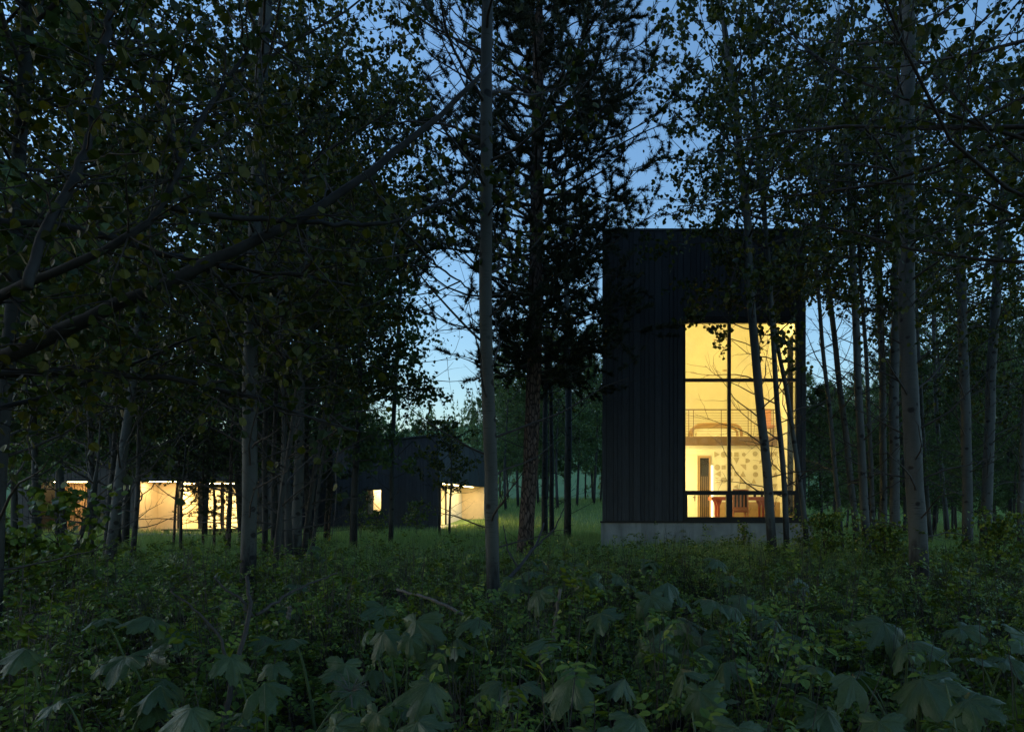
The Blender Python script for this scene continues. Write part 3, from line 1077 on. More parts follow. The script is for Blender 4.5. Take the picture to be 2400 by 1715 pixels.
# corner porch on the receding side
px0 = ax1 - PD
Y1p, Y2p = H2 + .9, 52.0
H('porch_floor', M['concrete'], (px0, ax1 + .1, H2 + .26, E2, -.3, .10), root=house2)
H('porch_soffit', M['plaster2'], (px0, ax1 - .26, H2 + .26, Y2p, P2 - .02, P2 - .002), root=house2)
H('porch_corner_wall', M['plaster2'], (px0, ax1 - .01, Y2p, Y2p + .15, .1, P2 - .001), root=house2)
H('porch_back_wall', M['plaster'], (px0 - .1, px0, 47.0, Y2p, .1, P2 - .001), root=house2)
gl2 = H('window', M['metal'], *[(px0 - .06, px0 + .03, yy - .06, yy + .06, .1, P2 - .002) for yy in (H2 + .4, 41, 43.5, 45.5, 47)], root=house2)
for a, b in ((H2 + .46, 40.94), (41.06, 43.44), (43.56, 45.44), (45.56, 46.94)):
    H('pane', M['glass'], (px0 - .03, px0 - .025, a, b, .1, P2 - .002), parent=gl2)
H('inner_wall', M['plaster'], (px0 - 3.2, px0 - 3.1, H2 + .26, 47, .1, P2), (px0 - 3.1, px0 - .06, 47.0, 47.1, .1, P2), (px0 - 3.1, px0 - .07, H2 + .26, 47, P2, P2 + .05), root=house2)
H('downlight', M['lamp_porch2'], (px0 + .9, px0 + 1.05, 40.5, 51.0, P2 - .035, P2 - .022), root=house2)
H('room_lamp', M['lamp_porch'], (px0 - 2, px0 - 1.4, 41.5, 44.5, P2 - .03, P2 - .012), root=house2)

# ------------------------------------------------------------------ trees
GAPS = [  # stretches of open sky the crowns do not reach (photo px ellipse)
    (1045, 130, 55, 150), (1045, 750, 72, 175), (1500, 340, 34, 95), (1445, 120, 24, 50),
]


def open_sky(P, rng, strength=0.93):
    px, py = proj(P)
    keep = np.ones(len(P), dtype=bool)
    for cx, cy_, rx, ry_ in GAPS:
        d = ((px - cx) / rx) ** 2 + ((py - cy_) / ry_) ** 2
        keep &= ~((d < 1.0) & (rng.random(len(P)) < strength))
    return keep


def grow(rng, trunk, zb, ztop, radius, n1, n2, n3, elev=(0.25, 0.75), droop=0.1, shape='aspen', l1n=8, r1=0.022):
    """side branches on a trunk polyline (K,3): returns branch and twig centre lines, radii and leaf points"""
    zs = trunk[:, 2]
    t = (np.arange(n1) + rng.random(n1)) / n1
    z = zb + (ztop - zb) * t
    base = np.stack([np.interp(z, zs, trunk[:, 0]), np.interp(z, zs, trunk[:, 1]), z], -1)
    az = np.arange(n1) * 2.399 + rng.random(n1) * 1.2
    el = elev[0] + (elev[1] - elev[0]) * t + rng.normal(size=n1) * 0.12
    prof = np.clip(0.55 + 0.75 * np.sin(np.pi * np.clip(t * 0.85 + 0.12, 0, 1)), .3, 1.25)
    prof = prof * np.where(t > .75, 1 - (t - .75) * 2.2, 1.0)
    ln = radius * prof * rng.uniform(0.7, 1.2, n1)
    d = np.stack([np.cos(az) * np.cos(el), np.sin(az) * np.cos(el), np.sin(el)], -1)
    P1 = [base]
    seg = (ln / (l1n - 1))[:, None]
    for k in range(l1n - 1):
        d = unit(d + rng.normal(size=(n1, 3)) * 0.13 + np.array([0, 0, droop * 0.25]))
        P1.append(P1[-1] + d * seg)
    P1 = np.stack(P1, 1)
    rr = r1 * np.clip(ln / radius, .4, 1.2)
    R1 = rr[:, None] * np.linspace(1, 0.22, l1n)[None]
    # twigs
    idx = np.repeat(np.arange(n1), n2)
    s = rng.uniform(0.18, 1.0, len(idx)) * (l1n - 1)
    i0 = np.minimum(s.astype(int), l1n - 2)
    fr = (s - i0)[:, None]
    b2 = P1[idx, i0] * (1 - fr) + P1[idx, i0 + 1] * fr
    dir1 = unit(P1[idx, i0 + 1] - P1[idx, i0])
    d2 = unit(dir1 * 0.7 + rng.normal(size=(len(idx), 3)) * 0.65 + np.array([0, 0, 0.08]))
    ln2 = ln[idx] * rng.uniform(0.18, 0.42, len(idx))
    N2 = 5
    P2_ = [b2]
    for k in range(N2 - 1):
        d2 = unit(d2 + rng.normal(size=d2.shape) * 0.18 + np.array([0, 0, -0.03]))
        P2_.append(P2_[-1] + d2 * (ln2 / (N2 - 1))[:, None])
    P2_ = np.stack(P2_, 1)
    R2 = (rr[idx] * 0.30)[:, None] * np.linspace(1, 0.35, N2)[None]
    # leaf points
    if n3 > 0:
        j = np.repeat(np.arange(len(idx)), n3)
        s3 = rng.uniform(0.05, 1.0, len(j)) ** .5 * (N2 - 1)
        k0 = np.minimum(s3.astype(int), N2 - 2)
        f3 = (s3 - k0)[:, None]
        lp = P2_[j, k0] * (1 - f3) + P2_[j, k0 + 1] * f3
        lp = lp + rng.normal(size=lp.shape) * 0.045
    else:
        lp = np.zeros((0, 3))
    return P1, R1, P2_, R2, lp


def trunk_line(pts, Y, H, seed, depth_wobble=0.12):
    """photo pixels (foot to top) at depth Y -> smooth 3-D centre line from the ground to height H"""
    rng = np.random.default_rng(seed)
    W = np.array([at(a, b, Y) for a, b in pts])
    g = float(gz(W[0, 0], Y))
    foot = W[0].copy()
    foot[2] = g - 0.15
    if W[0, 2] - foot[2] > 0.05:
        if len(W) > 1:
            sl = (W[1] - W[0]) / max(.1, W[1, 2] - W[0, 2])
            foot[0] -= sl[0] * (W[0, 2] - foot[2]) * 0.5
        W = np.vstack([foot, W])
    else:
        W[0] = foot
    if W[-1, 2] < H:
        sl = (W[-1] - W[-2]) / max(.1, W[-1, 2] - W[-2, 2])
        W = np.vstack([W, W[-1] + sl * 0.7 * (H - W[-1, 2])])
        W[-1, 2] = H
    z = np.linspace(W[0, 2], W[-1, 2], 34)
    x = np.interp(z, W[:, 2], W[:, 0])
    k = np.array([1, 2, 3, 2, 1]) / 9.0
    xp = np.concatenate([[2 * x[0] - x[2], 2 * x[0] - x[1]], x, [2 * x[-1] - x[-2], 2 * x[-1] - x[-3]]])
    x = np.convolve(xp, k, 'valid') + 0.008 * np.sin(z * 2.3 + seed)
    y = Y + depth_wobble * np.sin(z * 0.35 + seed) * np.clip((z - z[0]) / 4, 0, 1)
    return np.stack([x, y, z], -1)


def trunk_radii(line, wpx0, wpx1, Y, ztop_vis):
    z = line[:, 2]
    r0, r1 = wpx0 * Y / F / 2, wpx1 * Y / F / 2
    t = (z - z[0]) / max(.5, ztop_vis - z[0])
    r = np.where(t <= 1, r0 + (r1 - r0) * np.clip(t, 0, 1), r1 * np.clip(1 - (z - ztop_vis) / (z[-1] - ztop_vis + .6), .12, 1))
    return r * (1 + 0.35 * np.exp(-(z - z[0]) / 0.22))


TREE_N = [0]
LEAFN = 1.75


def tree(label, pts, Y, w, H=12.0, crown=None, low=0, leaf=0.06, seed=None, name='aspen_tree', group=None, bark='bark', leafkind='aspen', twigr=1.0, cat='tree', gap=True, sides=14, leafmat='leaf'):
    """pts: photo pixels of the trunk from foot up, w: (width at foot, width at top) px; crown: (z bottom, radius, n1, n2, n3)"""
    TREE_N[0] += 1
    seed = seed or 100 + TREE_N[0]
    rng = np.random.default_rng(seed)
    line = trunk_line(pts, Y, H, seed)
    rad = trunk_radii(line, w[0], w[1], Y, min(H - 1, EYE + (CY - pts[-1][1]) / F * Y))
    root = empty(name, tuple(line[0]))
    tag(root, label, cat, group)
    off = line[0]
    jit = 1 + rng.normal(size=(1, len(line), sides)) * 0.03
    v, q, cp = tube_batch((line - off)[None], rad[None], sides, True, jit)
    mesh_obj('trunk', np_mesh('trunk', v, [q] + cp, True), M[bark], root)
    mb = MB()
    tw = False
    if low:
        zlo = line[0, 2] + 1.0
        zhi = (crown[0] if crown else H * .6) + .5
        P1, R1, P2_, R2, _ = grow(rng, line, zlo, zhi, 1.0 + 0.03 * Y, low * 2, 5, 0, elev=(0.25, 0.75), l1n=7, r1=0.015 * twigr)
        for P, Rr, sd in ((P1, R1, 5), (P2_, R2, 3)):
            a, b, _c = tube_batch(P - off, Rr, sd)
            mb.add(a, [b])
        tw = True
    if crown:
        zb, radius, n1, n2, n3 = crown
        P1, R1, P2_, R2, lp = grow(rng, line, zb, H - .2, radius, n1, n2 + 2, int(n3 * LEAFN * (.70 if Y > 14 else .95)), r1=0.02 * twigr)
        if gap:
            ok = open_sky(P2_[:, -1], rng, .85)
            P2_, R2 = P2_[ok], R2[ok]
        for P, Rr, sd in ((P1, R1, 6), (P2_, R2, 3)):
            a, b, _c = tube_batch(P - off, Rr, sd)
            mb.add(a, [b])
        tw = True
        if gap:
            lp = lp[open_sky(lp, rng)]
        pxl, pyl = proj(lp)
        lp = lp[((pyl > -250) & (pxl > -200) & (pxl < 2600)) | (rng.random(len(lp)) < .45)]
        sz = leaf * (1.38 if Y > 14 else 1.15) * rng.uniform(0.55, 1.3, len(lp))
        a, b = leaves(lp - off, sz, rng, leafkind)
        mesh_obj('crown', np_mesh('crown', a, [b]), M[leafmat], root)
    if tw:
        mb.build('branches', M['twig'], root, True)
    return root


# --- hero trunks right of and before the tower
tree('thickest pale aspen, right of the tower, scarred trunk rising out of the frame', [(2155, 1335), (2150, 1150), (2138, 900), (2130, 600), (2127, 300), (2124, 0)], 10.5, (43, 31), 12.5,
     (4.6, 2.6, 44, 9, 15), 12, 0.066)
tree('straight grey aspen just behind the thickest trunk on its window side', [(2100, 1256), (2096, 873), (2098, 600), (2095, 0)], 16.5, (24, 18), 13, (6.0, 2.0, 30, 8, 14), 10)
tree('aspen with the thickest stem of the three crossing the big window', [(1811, 1278), (1794, 1066), (1774, 894), (1759, 746), (1748, 500), (1725, 267), (1705, 100), (1690, 0)], 15.2, (23, 15), 13,
     (4.8, 2.5, 48, 9, 14), 6, 0.068)
tree('middle one of the three leaning aspens crossing the big window', [(1845, 1288), (1833, 1081), (1813, 894), (1806, 697), (1791, 500), (1775, 300), (1762, 100)], 15.4, (14, 9), 12, (6.2, 1.9, 22, 8, 9), 7)
tree('slim aspen leaning over the right edge of the big window', [(1892, 1278), (1865, 1066), (1838, 894), (1815, 771), (1800, 600), (1795, 450)], 15.6, (13, 8), 11.5, (6.1, 1.8, 20, 8, 9), 6)
tree('thin aspen leaning left just right of the tower corner', [(1972, 1274), (1948, 987), (1925, 737), (1912, 560)], 16.5, (12, 8), 11.5, (6.4, 1.7, 22, 8, 13), 9)
tree('second thin leaning aspen right of the tower corner', [(2007, 1240), (1982, 987), (1946, 691), (1925, 500)], 18.5, (16, 11), 12.5, (7.2, 1.8, 24, 8, 13), 8)
tree('leaning aspen in the middle of the clump right of the tower', [(2032, 1283), (2016, 942), (1996, 600), (1978, 300)], 16.0, (20, 14), 12.5, (6.2, 2.1, 28, 8, 14), 10)
tree('very thin stem close behind the leaning aspen of the clump', [(2050, 1274), (2035, 964), (2010, 600), (2000, 450)], 16.8, (11, 8), 11, (6.4, 1.5, 18, 8, 12), 6)
tree('upright aspen between the leaning clump and the thick trunk', [(2071, 1260), (2064, 919), (2057, 600), (2050, 200)], 17.2, (17, 13), 13, (6.2, 1.9, 26, 8, 14), 9)
tree('pale aspen with dark foot scars right of the thickest trunk', [(2267, 1260), (2258, 919), (2255, 600), (2250, 250)], 17.5, (24, 18), 13, (4.8, 2.4, 36, 9, 15), 12)
tree('aspen leaning right, its trunk beside the scarred pale one near the right edge', [(2308, 1251), (2324, 919), (2347, 600), (2365, 350)], 17.8, (25, 18), 13, (4.6, 2.4, 36, 9, 15), 12)
tree('warm lit slender aspen far back between the thick trunk and the scarred one', [(2219, 1222), (2203, 1033), (2194, 873), (2188, 700)], 24, (11, 8), 11, (4.0, 2.2, 24, 8, 14), 7, 0.07)
tree('thin grey aspen behind the thick trunk on its right side', [(2178, 1225), (2165, 1000), (2150, 800)], 23, (13, 9), 11, (5.0, 2.0, 20, 8, 14), 6, 0.07)
tree('slender stem at the far right edge of the picture', [(2392, 1235), (2398, 1000), (2405, 700)], 20, (14, 10), 12, (3.2, 2.4, 34, 9, 15), 8, 0.065)

# --- centre
tree('straight pale aspen in the centre with a warm lit right edge', [(1158, 1400), (1152, 1154), (1146, 970), (1142, 600), (1145, 300), (1146, 0)], 7.6, (33, 26), 11,
     (3.9, 1.25, 26, 6, 5), 7, 0.06, leafkind='round', twigr=.9)
tree('slim aspen standing before the small lit window', [(917, 1247), (924, 970), (930, 854), (936, 700)], 24, (11, 9), 11.5, (4.6, 2.9, 36, 9, 14), 8, .08)
tree('aspen right of the pine with low crooked branches', [(1330, 1232), (1333, 923), (1328, 785), (1326, 600)], 25, (17, 13), 13, (5.6, 2.3, 30, 8, 14), 8, .07)
tree('left one of a close pair of trunks behind the pine', [(1276, 1236), (1277, 1000), (1280, 850)], 27, (15, 11), 11, (5.2, 2.0, 20, 8, 12), 4, .07, bark='bark2')
tree('right one of a close pair of trunks behind the pine', [(1293, 1236), (1292, 1000), (1288, 850)], 27.5, (12, 9), 11, (5.2, 2.0, 20, 8, 12), 4, .07, bark='bark2')
tree('young leafy aspen before the lit corner porch', [(1053, 1240), (1056, 1150), (1058, 1060)], 30, (6, 3), 5.2, (1.9, 1.1, 14, 6, 9), 3, .08)
tree('young leafy aspen at the front edge of the corner porch', [(1030, 1240), (1030, 1150), (1026, 1070)], 31, (6, 4), 5.6, (2.0, 1.2, 14, 6, 9), 3, .08)

# --- left
tree('thick pale aspen at the left edge of the lit porch glazing', [(583, 1335), (592, 1016), (597, 739), (604, 560), (608, 259), (616, 0)], 11.2, (34, 26), 12.5,
     (3.4, 2.9, 56, 9, 16), 10, .066)
tree('thin trunk close behind the thick porch aspen', [(622, 1245), (624, 1000), (628, 800)], 17, (13, 10), 12, (4.4, 2.1, 26, 8, 15), 7, bark='bark2')
tree('thinnest straight stem in the clump right of the porch', [(640, 1245), (641, 1000), (645, 800)], 17.8, (11, 9), 12, (4.6, 2.0, 24, 8, 15), 6, bark='bark2')
tree('mid grey straight aspen in the clump right of the porch', [(662, 1250), (661, 1000), (660, 750)], 16.5, (15, 11), 12.5, (4.8, 2.1, 28, 8, 15), 7)
tree('thin foreground stem leaning right across the clump', [(643, 1322), (662, 1130), (694, 900), (706, 780)], 11.4, (14, 8), 8.5, (3.4, 1.7, 24, 8, 14), 6, bark='bark2')
tree('widest aspen of the clump with a black furrowed foot', [(694, 1270), (702, 1050), (708, 923), (712, 750)], 15.5, (25, 17), 13, (4.6, 2.5, 38, 9, 16), 8)
tree('dark dead trunk at the foot of the clump', [(678, 1272), (676, 1180), (672, 1000)], 15.2, (20, 9), 7.5, None, 7, bark='bark2')
tree('thin stem leaning right out of the clump', [(717, 1255), (745, 1080), (777, 900), (790, 800)], 15.8, (14, 9), 11.5, (3.7, 2.9, 44, 9, 15), 6, bark='bark2')
tree('slender bent stem at the right of the clump before the black house', [(735, 1262), (752, 1100), (777, 970), (786, 850)], 16.8, (9, 6), 11.0, (3.6, 2.7, 40, 9, 14), 5, bark='bark2')
tree('leaning grey aspen left of the porch with an upright bent top', [(255, 1312), (274, 1165), (284, 1033), (300, 906), (309, 846), (318, 700)], 13.5, (24, 14), 12, (3.6, 2.4, 40, 9, 16), 9)
tree('thin grey stem just left of the leaning aspen', [(247, 1262), (253, 1165), (262, 1040), (268, 900)], 16.5, (12, 8), 11, (3.2, 2.2, 32, 9, 15), 6, bark='bark2')
tree('straight stem standing before the slatted entrance', [(212, 1300), (212, 1150), (212, 1020), (208, 800)], 14.5, (13, 10), 12, (3.0, 2.3, 38, 9, 15), 7, bark='bark2')
tree('dull trunk at the far left before the slats', [(79, 1300), (84, 1150), (88, 1020), (90, 800)], 14.8, (14, 11), 12, (2.9, 2.4, 40, 9, 15), 6, bark='bark2')
tree('dark crooked trunk beside the pale porch wall', [(313, 1292), (325, 1178), (329, 1112), (336, 950)], 15.8, (12, 8), 9.5, (3.2, 2.2, 32, 9, 14), 6, bark='bark2')
tree('dark leaning snag at the lower left crossing the slats', [(166, 1325), (205, 1215), (234, 1086), (236, 1040)], 12, (13, 7), 3.0, None, 5, bark='bark2', cat='dead tree')
tree('big dark trunk leaning at the far left edge', [(-15, 1330), (5, 800), (22, 345), (46, 0)], 7.2, (34, 26), 9.5, (2.9, 2.3, 46, 9, 14), 6, .06, bark='bark2', gap=False)
tree('slender young aspen before the porch glazing', [(422, 1298), (423, 1180), (428, 1090)], 20, (8, 4), 4.8, (1.7, 1.0, 12, 5, 7), 5, .06, bark='bark2')


# --- pine and young conifers: needles in tufts
def needle_tufts(pos, dirs, rng, length, width, per):
    n = len(pos)
    i = np.repeat(np.arange(n), per)
    d = unit(dirs[i] * 0.95 + rng.normal(size=(len(i), 3)) * 0.62)
    L = length * rng.uniform(.7, 1.15, len(i))
    b = pos[i] + rng.normal(size=(len(i), 3)) * 0.012
    sd = unit(np.cross(d, rng.normal(size=d.shape))) * width
    v = np.stack([b - sd, b + sd, b + d * L[:, None]], 1).reshape(-1, 3)
    f = np.arange(len(i) * 3).reshape(-1, 3)
    return v, f


def conifer(label, pts, Y, w, H, zb, radius, n1, n2, per, nlen, nwid, seed, elev=(-0.05, 0.5), name='pine_tree', group=None, bark='pine', taper=True, low=8, tuft=9):
    rng = np.random.default_rng(seed)
    line = trunk_line(pts, Y, H, seed)
    rad = trunk_radii(line, w[0], w[1], Y, min(H - 1, EYE + (CY - pts[-1][1]) / F * Y))
    root = empty(name, tuple(line[0]))
    tag(root, label, 'tree', group)
    off = line[0]
    jit = 1 + rng.normal(size=(1, len(line), 16)) * 0.05
    v, q, cp = tube_batch((line - off)[None], rad[None], 16, True, jit)
    mesh_obj('trunk', np_mesh('trunk', v, [q] + cp, True), M[bark], root)
    P1, R1, P2_, R2, _ = grow(rng, line, zb, H - .1, radius, n1, n2, 0, elev=elev, droop=0.35, r1=.022 * radius / 2)
    if taper:
        pass
    ok = open_sky(P2_[:, -1], rng, .95)
    P2_, R2 = P2_[ok], R2[ok]
    mb = MB()
    for P, Rr, sd in ((P1, R1, 6), (P2_, R2, 3)):
        a, b, _c = tube_batch(P - off, Rr, sd)
        mb.add(a, [b])
    if low:
        A1, B1, A2, B2, _ = grow(rng, line, line[0, 2] + 1.2, zb, .9, low, 3, 0, elev=(-.1, .3), l1n=6, r1=.012)
        for P, Rr, sd in ((A1, B1, 5), (A2, B2, 3)):
            a, b, _c = tube_batch(P - off, Rr, sd)
            mb.add(a, [b])
    mb.build('branches', M['twig'], root, True)
    # tufts along twigs and outer branch ends
    allp, alld = [], []
    for P in (P2_, P1[:, 3:]):
        n, k, _ = P.shape
        for s in range(tuft if P is P2_ else 5):
            t = rng.uniform(.1, 1, n) ** .6 * (k - 1)
            i0 = np.minimum(t.astype(int), k - 2)
            fr = (t - i0)[:, None]
            r_ = np.arange(n)
            allp.append(P[r_, i0] * (1 - fr) + P[r_, i0 + 1] * fr)
            alld.append(unit(P[r_, i0 + 1] - P[r_, i0]) + np.array([0, 0, .35]))
    pp, dd = np.concatenate(allp), np.concatenate(alld)
    a, b = needle_tufts(pp - off, dd, rng, nlen, nwid, per)
    mesh_obj('crown', np_mesh('crown', a, [b]), M['needle'], root)
    return root


conifer('tall dark pine in the centre with a rough brown trunk and hanging needle crown', [(1231, 1290), (1247, 1016), (1256, 739), (1259, 431), (1262, 100)], 16.0, (37, 26), 14.0, 4.4, 2.7, 140, 14, 12, .14, .0085, 901, (-.2, .3), tuft=14)
conifer('young dark pine before the lit porch glazing', [(535, 1275), (540, 1180), (546, 1080)], 20.5, (13, 8), 5.2, .7, 1.35, 34, 7, 9, .09, .007, 902, (-.15, .3), 'young_pine', low=0, tuft=6)
conifer('thin young pine between the porch posts', [(477, 1260), (478, 1170), (480, 1090)], 22, (6, 4), 3.9, 1.2, .8, 20, 6, 9, .09, .007, 903, (-.1, .35), 'young_pine', low=3, tuft=5)
conifer('thin young pine left of the dark one before the porch', [(502, 1264), (503, 1170), (500, 1100)], 21.5, (7, 4), 3.9, 1.0, .9, 22, 6, 9, .09, .007, 904, (-.1, .35), 'young_pine', low=3, tuft=5)
conifer('small flat-topped pine before the black house wall', [(770, 1255), (772, 1210), (775, 1175)], 24, (7, 5), 2.6, 1.3, 1.2, 16, 7, 9, .09, .007, 905, (-.05, .2), 'young_pine', low=0, tuft=6)
conifer('bushy young pine crown left of the thick porch aspen', [(405, 1290), (410, 1180), (415, 1090)], 21, (6, 4), 4.4, 2.3, 1.5, 26, 7, 9, .09, .007, 906, (-.1, .3), 'young_pine', low=3, tuft=6)

# --- foreground aspen at the left: trunk out of frame, big limbs reaching in
fl = empty('leaning_aspen', tuple(at(-330, 1180, 4.2) * [1, 1, 0]))
tag(fl, 'nearest aspen, its long dark limbs reaching across the upper left', 'tree')
OFF = np.array(fl.location)
rngf = np.random.default_rng(77)


def limb(pts, w0, w1, name='branch', m='limb', n=26, sides=10):
    """pts (px,py,Y)"""
    W = np.array([at(*p) for p in pts])
    dd = np.concatenate([[0], np.cumsum(np.linalg.norm(np.diff(W, axis=0), axis=1))])
    t = np.linspace(0, dd[-1], n)
    L = np.stack([np.interp(t, dd, W[:, k]) for k in range(3)], -1)
    for _ in range(2):
        L[1:-1] = (L[:-2] + 2 * L[1:-1] + L[2:]) / 4
    L[1:-1] += rngf.normal(size=L[1:-1].shape) * 0.006
    Y = np.interp(t, dd, [p[2] for p in pts])
    r = np.linspace(w0, w1, n) * Y / F / 2
    r *= 1 + rngf.normal(size=n) * .05
    jit = 1 + rngf.normal(size=(1, n, sides)) * 0.05
    v, q, c = tube_batch((L - OFF)[None], r[None], sides, True, jit)
    mesh_obj(name, np_mesh(name, v, [q] + c, True), M[m], fl)
    return L


tl = np.stack([OFF[0] + .1 * np.sin(np.linspace(0, 3, 20)), np.full(20, OFF[1]), np.linspace(-.1, 9, 20)], -1)
v, q, c = tube_batch((tl - OFF)[None], np.linspace(.17, .07, 20)[None], 14, True)
mesh_obj('trunk', np_mesh('trunk', v, [q] + c, True), M['bark'], fl)
limbs = [
    limb([(-330, 960, 4.2), (-100, 890, 4.1), (60, 810, 4.0), (230, 735, 4.0), (480, 620, 4.0), (700, 520, 4.1), (860, 410, 4.2), (1000, 300, 4.3), (1090, 215, 4.4), (1150, 150, 4.5)], 44, 8),
    limb([(-330, 540, 4.2), (-50, 518, 4.3), (130, 525, 4.4), (300, 570, 4.4), (450, 612, 4.5), (560, 632, 4.6), (680, 640, 4.7), (830, 668, 4.8)], 24, 6),
    limb([(-330, 900, 4.2), (-50, 872, 4.5), (300, 878, 4.7), (450, 893, 4.8), (560, 920, 4.9), (700, 970, 5.0), (840, 1010, 5.1)], 22, 5),
    limb([(-330, 800, 4.2), (-60, 720, 3.8), (120, 640, 3.7), (230, 590, 3.7), (340, 540, 3.7), (400, 480, 3.8), (418, 380, 3.8), (470, 280, 3.9), (560, 150, 4.0), (640, 40, 4.1)], 32, 5),
    limb([(400, 487, 3.8), (474, 500, 3.9), (590, 513, 4.0), (800, 524, 4.2), (912, 526, 4.3), (1015, 487, 4.4), (1076, 452, 4.5), (1119, 379, 4.5)], 15, 4),
    limb([(64, 675, 3.2), (75, 610, 3.25), (105, 535, 3.3), (170, 430, 3.4), (215, 320, 3.5), (230, 180, 3.6), (260, 30, 3.7)], 22, 14),
    limb([(-330, 1000, 4.2), (-80, 980, 4.6), (120, 925, 4.9), (270, 870, 5.0), (420, 800, 5.1), (560, 760, 5.2)], 14, 4),
    limb([(230, 735, 4.0), (330, 690, 4.2), (470, 640, 4.6), (610, 600, 4.9)], 16, 5),
    limb([(480, 620, 4.0), (560, 700, 4.4), (640, 800, 4.8), (690, 880, 5.0)], 8, 3),
    limb([(418, 380, 3.8), (380, 250, 3.9), (300, 180, 4.1), (250, 60, 4.3)], 13, 4),
    limb([(860, 410, 4.2), (930, 520, 4.5), (1010, 610, 4.8), (1120, 690, 5.2)], 9, 3),
]
# its twigs and leaves
mb = MB()
lps = []
for L in limbs + limbs[:4] + [tl[8:] + 0]:
    nt_ = 26 if L is not tl else 60
    s = rngf.integers(4, len(L) - 1, nt_)
    b2 = L[s]
    d2 = unit(rngf.normal(size=(nt_, 3)) * [1, .9, .8] + np.array([.25, .15, .15]))
    ln = rngf.uniform(.35, .95, nt_)
    P = [b2]
    for k in range(5):
        d2 = unit(d2 + rngf.normal(size=d2.shape) * .22)
        P.append(P[-1] + d2 * (ln / 5)[:, None])
    P = np.stack(P, 1)
    ok = (P[:, :, 1].min(axis=1) > 2.3)
    px, py = proj(P[:, -1])
    ok &= ~((px > 930) & (px < 1420) & (py > 0))
    P = P[ok]
    a, b, _c = tube_batch(P - OFF, np.broadcast_to(np.linspace(.006, .002, 6), P.shape[:2]), 4)
    mb.add(a, [b])
    keep = P
    j = np.repeat(np.arange(len(keep)), 7)
    t = rngf.uniform(1, 4.99, len(j))
    i0 = t.astype(int)
    fr = (t - i0)[:, None]
    lps.append(keep[j, i0] * (1 - fr) + keep[j, i0 + 1] * fr + rngf.normal(size=(len(j), 3)) * .03)
mb.build('twigs', M['twig'], fl, True)
lp = np.concatenate(lps)
lp = lp[open_sky(lp, rngf, 1.0)]
a, b = leaves(lp - OFF, .058 * rngf.uniform(.7, 1.2, len(lp)), rngf, 'round')
mesh_obj('crown', np_mesh('crown', a, [b]), M['leaf'], fl)

# --- foreground aspen at the right, trunk out of frame
fr_ = empty('overhanging_aspen', (4.15, 5.4, 0))
tag(fr_, 'near aspen outside the right edge, its leafy limbs hanging into the upper right', 'tree')
OFR = np.array(fr_.location)
rngr = np.random.default_rng(31)
tl2 = np.stack([OFR[0] + .08 * np.sin(np.linspace(0, 3, 20)), np.full(20, OFR[1]), np.linspace(-.1, 10, 20)], -1)
v, q, c = tube_batch((tl2 - OFR)[None], np.linspace(.16, .05, 20)[None], 14, True)
mesh_obj('trunk', np_mesh('trunk', v, [q] + c, True), M['bark'], fr_)
P1, R1, P2_, R2, lp = grow(rngr, tl2, 3.3, 8.0, 4.3, 80, 15, 15, elev=(.10, .45), r1=.02)
ok = open_sky(P2_[:, -1], rngr, 1.0)
pxx, pyy = proj(P2_[:, -1])
ok &= ~((pxx < 1400) & (pyy > -50))
px1, py1 = proj(P1[:, -1])
long_ = (px1 < 1490) & (py1 > -150)
P1, R1 = P1[~long_], R1[~long_]
ok &= ~np.repeat(long_, 15)
lp = lp[np.repeat(~np.repeat(long_, 15), 15)]
mb = MB()
for P, Rr, sd in ((P1, R1, 6), (P2_[ok], R2[ok], 4)):
    a, b, _c = tube_batch(P - OFR, Rr, sd)
    mb.add(a, [b])
mb.build('branches', M['twig'], fr_, True)
lp = lp[open_sky(lp, rngr, 1.0)]
pxx, pyy = proj(lp)
lp = lp[~((pxx < 1430) & (pyy > 0))]
lp = lp[lp[:, 1] > 2.4]
a, b = leaves(lp - OFR, .06 * rngr.uniform(.7, 1.2, len(lp)), rngr, 'round')
mesh_obj('crown', np_mesh('crown', a, [b]), M['leaf'], fr_)

# --- background aspens: a few patterns copied as separate trees


def pattern(seed, H_, zb, radius, n1, n2, n3, leaf):
    rng = np.random.default_rng(seed)
    z = np.linspace(-.2, H_, 16)
    line = np.stack([.12 * np.sin(z * .5 + seed), .12 * np.cos(z * .4 + seed), z], -1)
    line[:, :2] -= line[0, :2]
    rad = np.linspace(.11, .03, 16)
    v, q, c = tube_batch(line[None], rad[None], 8, True)
    tm = np_mesh('trunk', v, [q] + c, True)
    tm.materials.append(M['bark2'])
    P1, R1, P2_, R2, lp = grow(rng, line, zb, H_ - .1, radius, n1, n2, n3, r1=.025)
    mb = MB()
    a, b, _c = tube_batch(P1, R1, 4)
    mb.add(a, [b])
    bv, bf = mb.data()
    bm = np_mesh('branches', bv, bf, True)
    bm.materials.append(M['twig'])
    lp = lp + rng.normal(size=lp.shape) * .07
    a, b = leaves(lp, leaf * rng.uniform(.7, 1.25, len(lp)), rng, 'quad')
    cm = np_mesh('crown', a, [b])
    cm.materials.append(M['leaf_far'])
    return tm, bm, cm


pats = [pattern(41 + i, H_, zb, r_, 46, 9, 26, .115) for i, (H_, zb, r_) in enumerate(((11.5, 2.6, 1.9), (13, 3.4, 2.1), (10, 2.2, 1.8), (12.2, 4.2, 2.0)))]


def bg_tree(x, y, k, sc, rot, label, group):
    r = empty('background_aspen', (x, y, float(gz(x, y))))
    r.rotation_euler = (0, 0, rot)
    r.scale = (sc, sc, sc)
    tag(r, label, 'tree', group)
    for nm, me in zip(('trunk', 'branches', 'crown'), pats[k]):
        o = bpy.data.objects.new(nm, me)
        link(o, r)


rbg = random.Random(19)
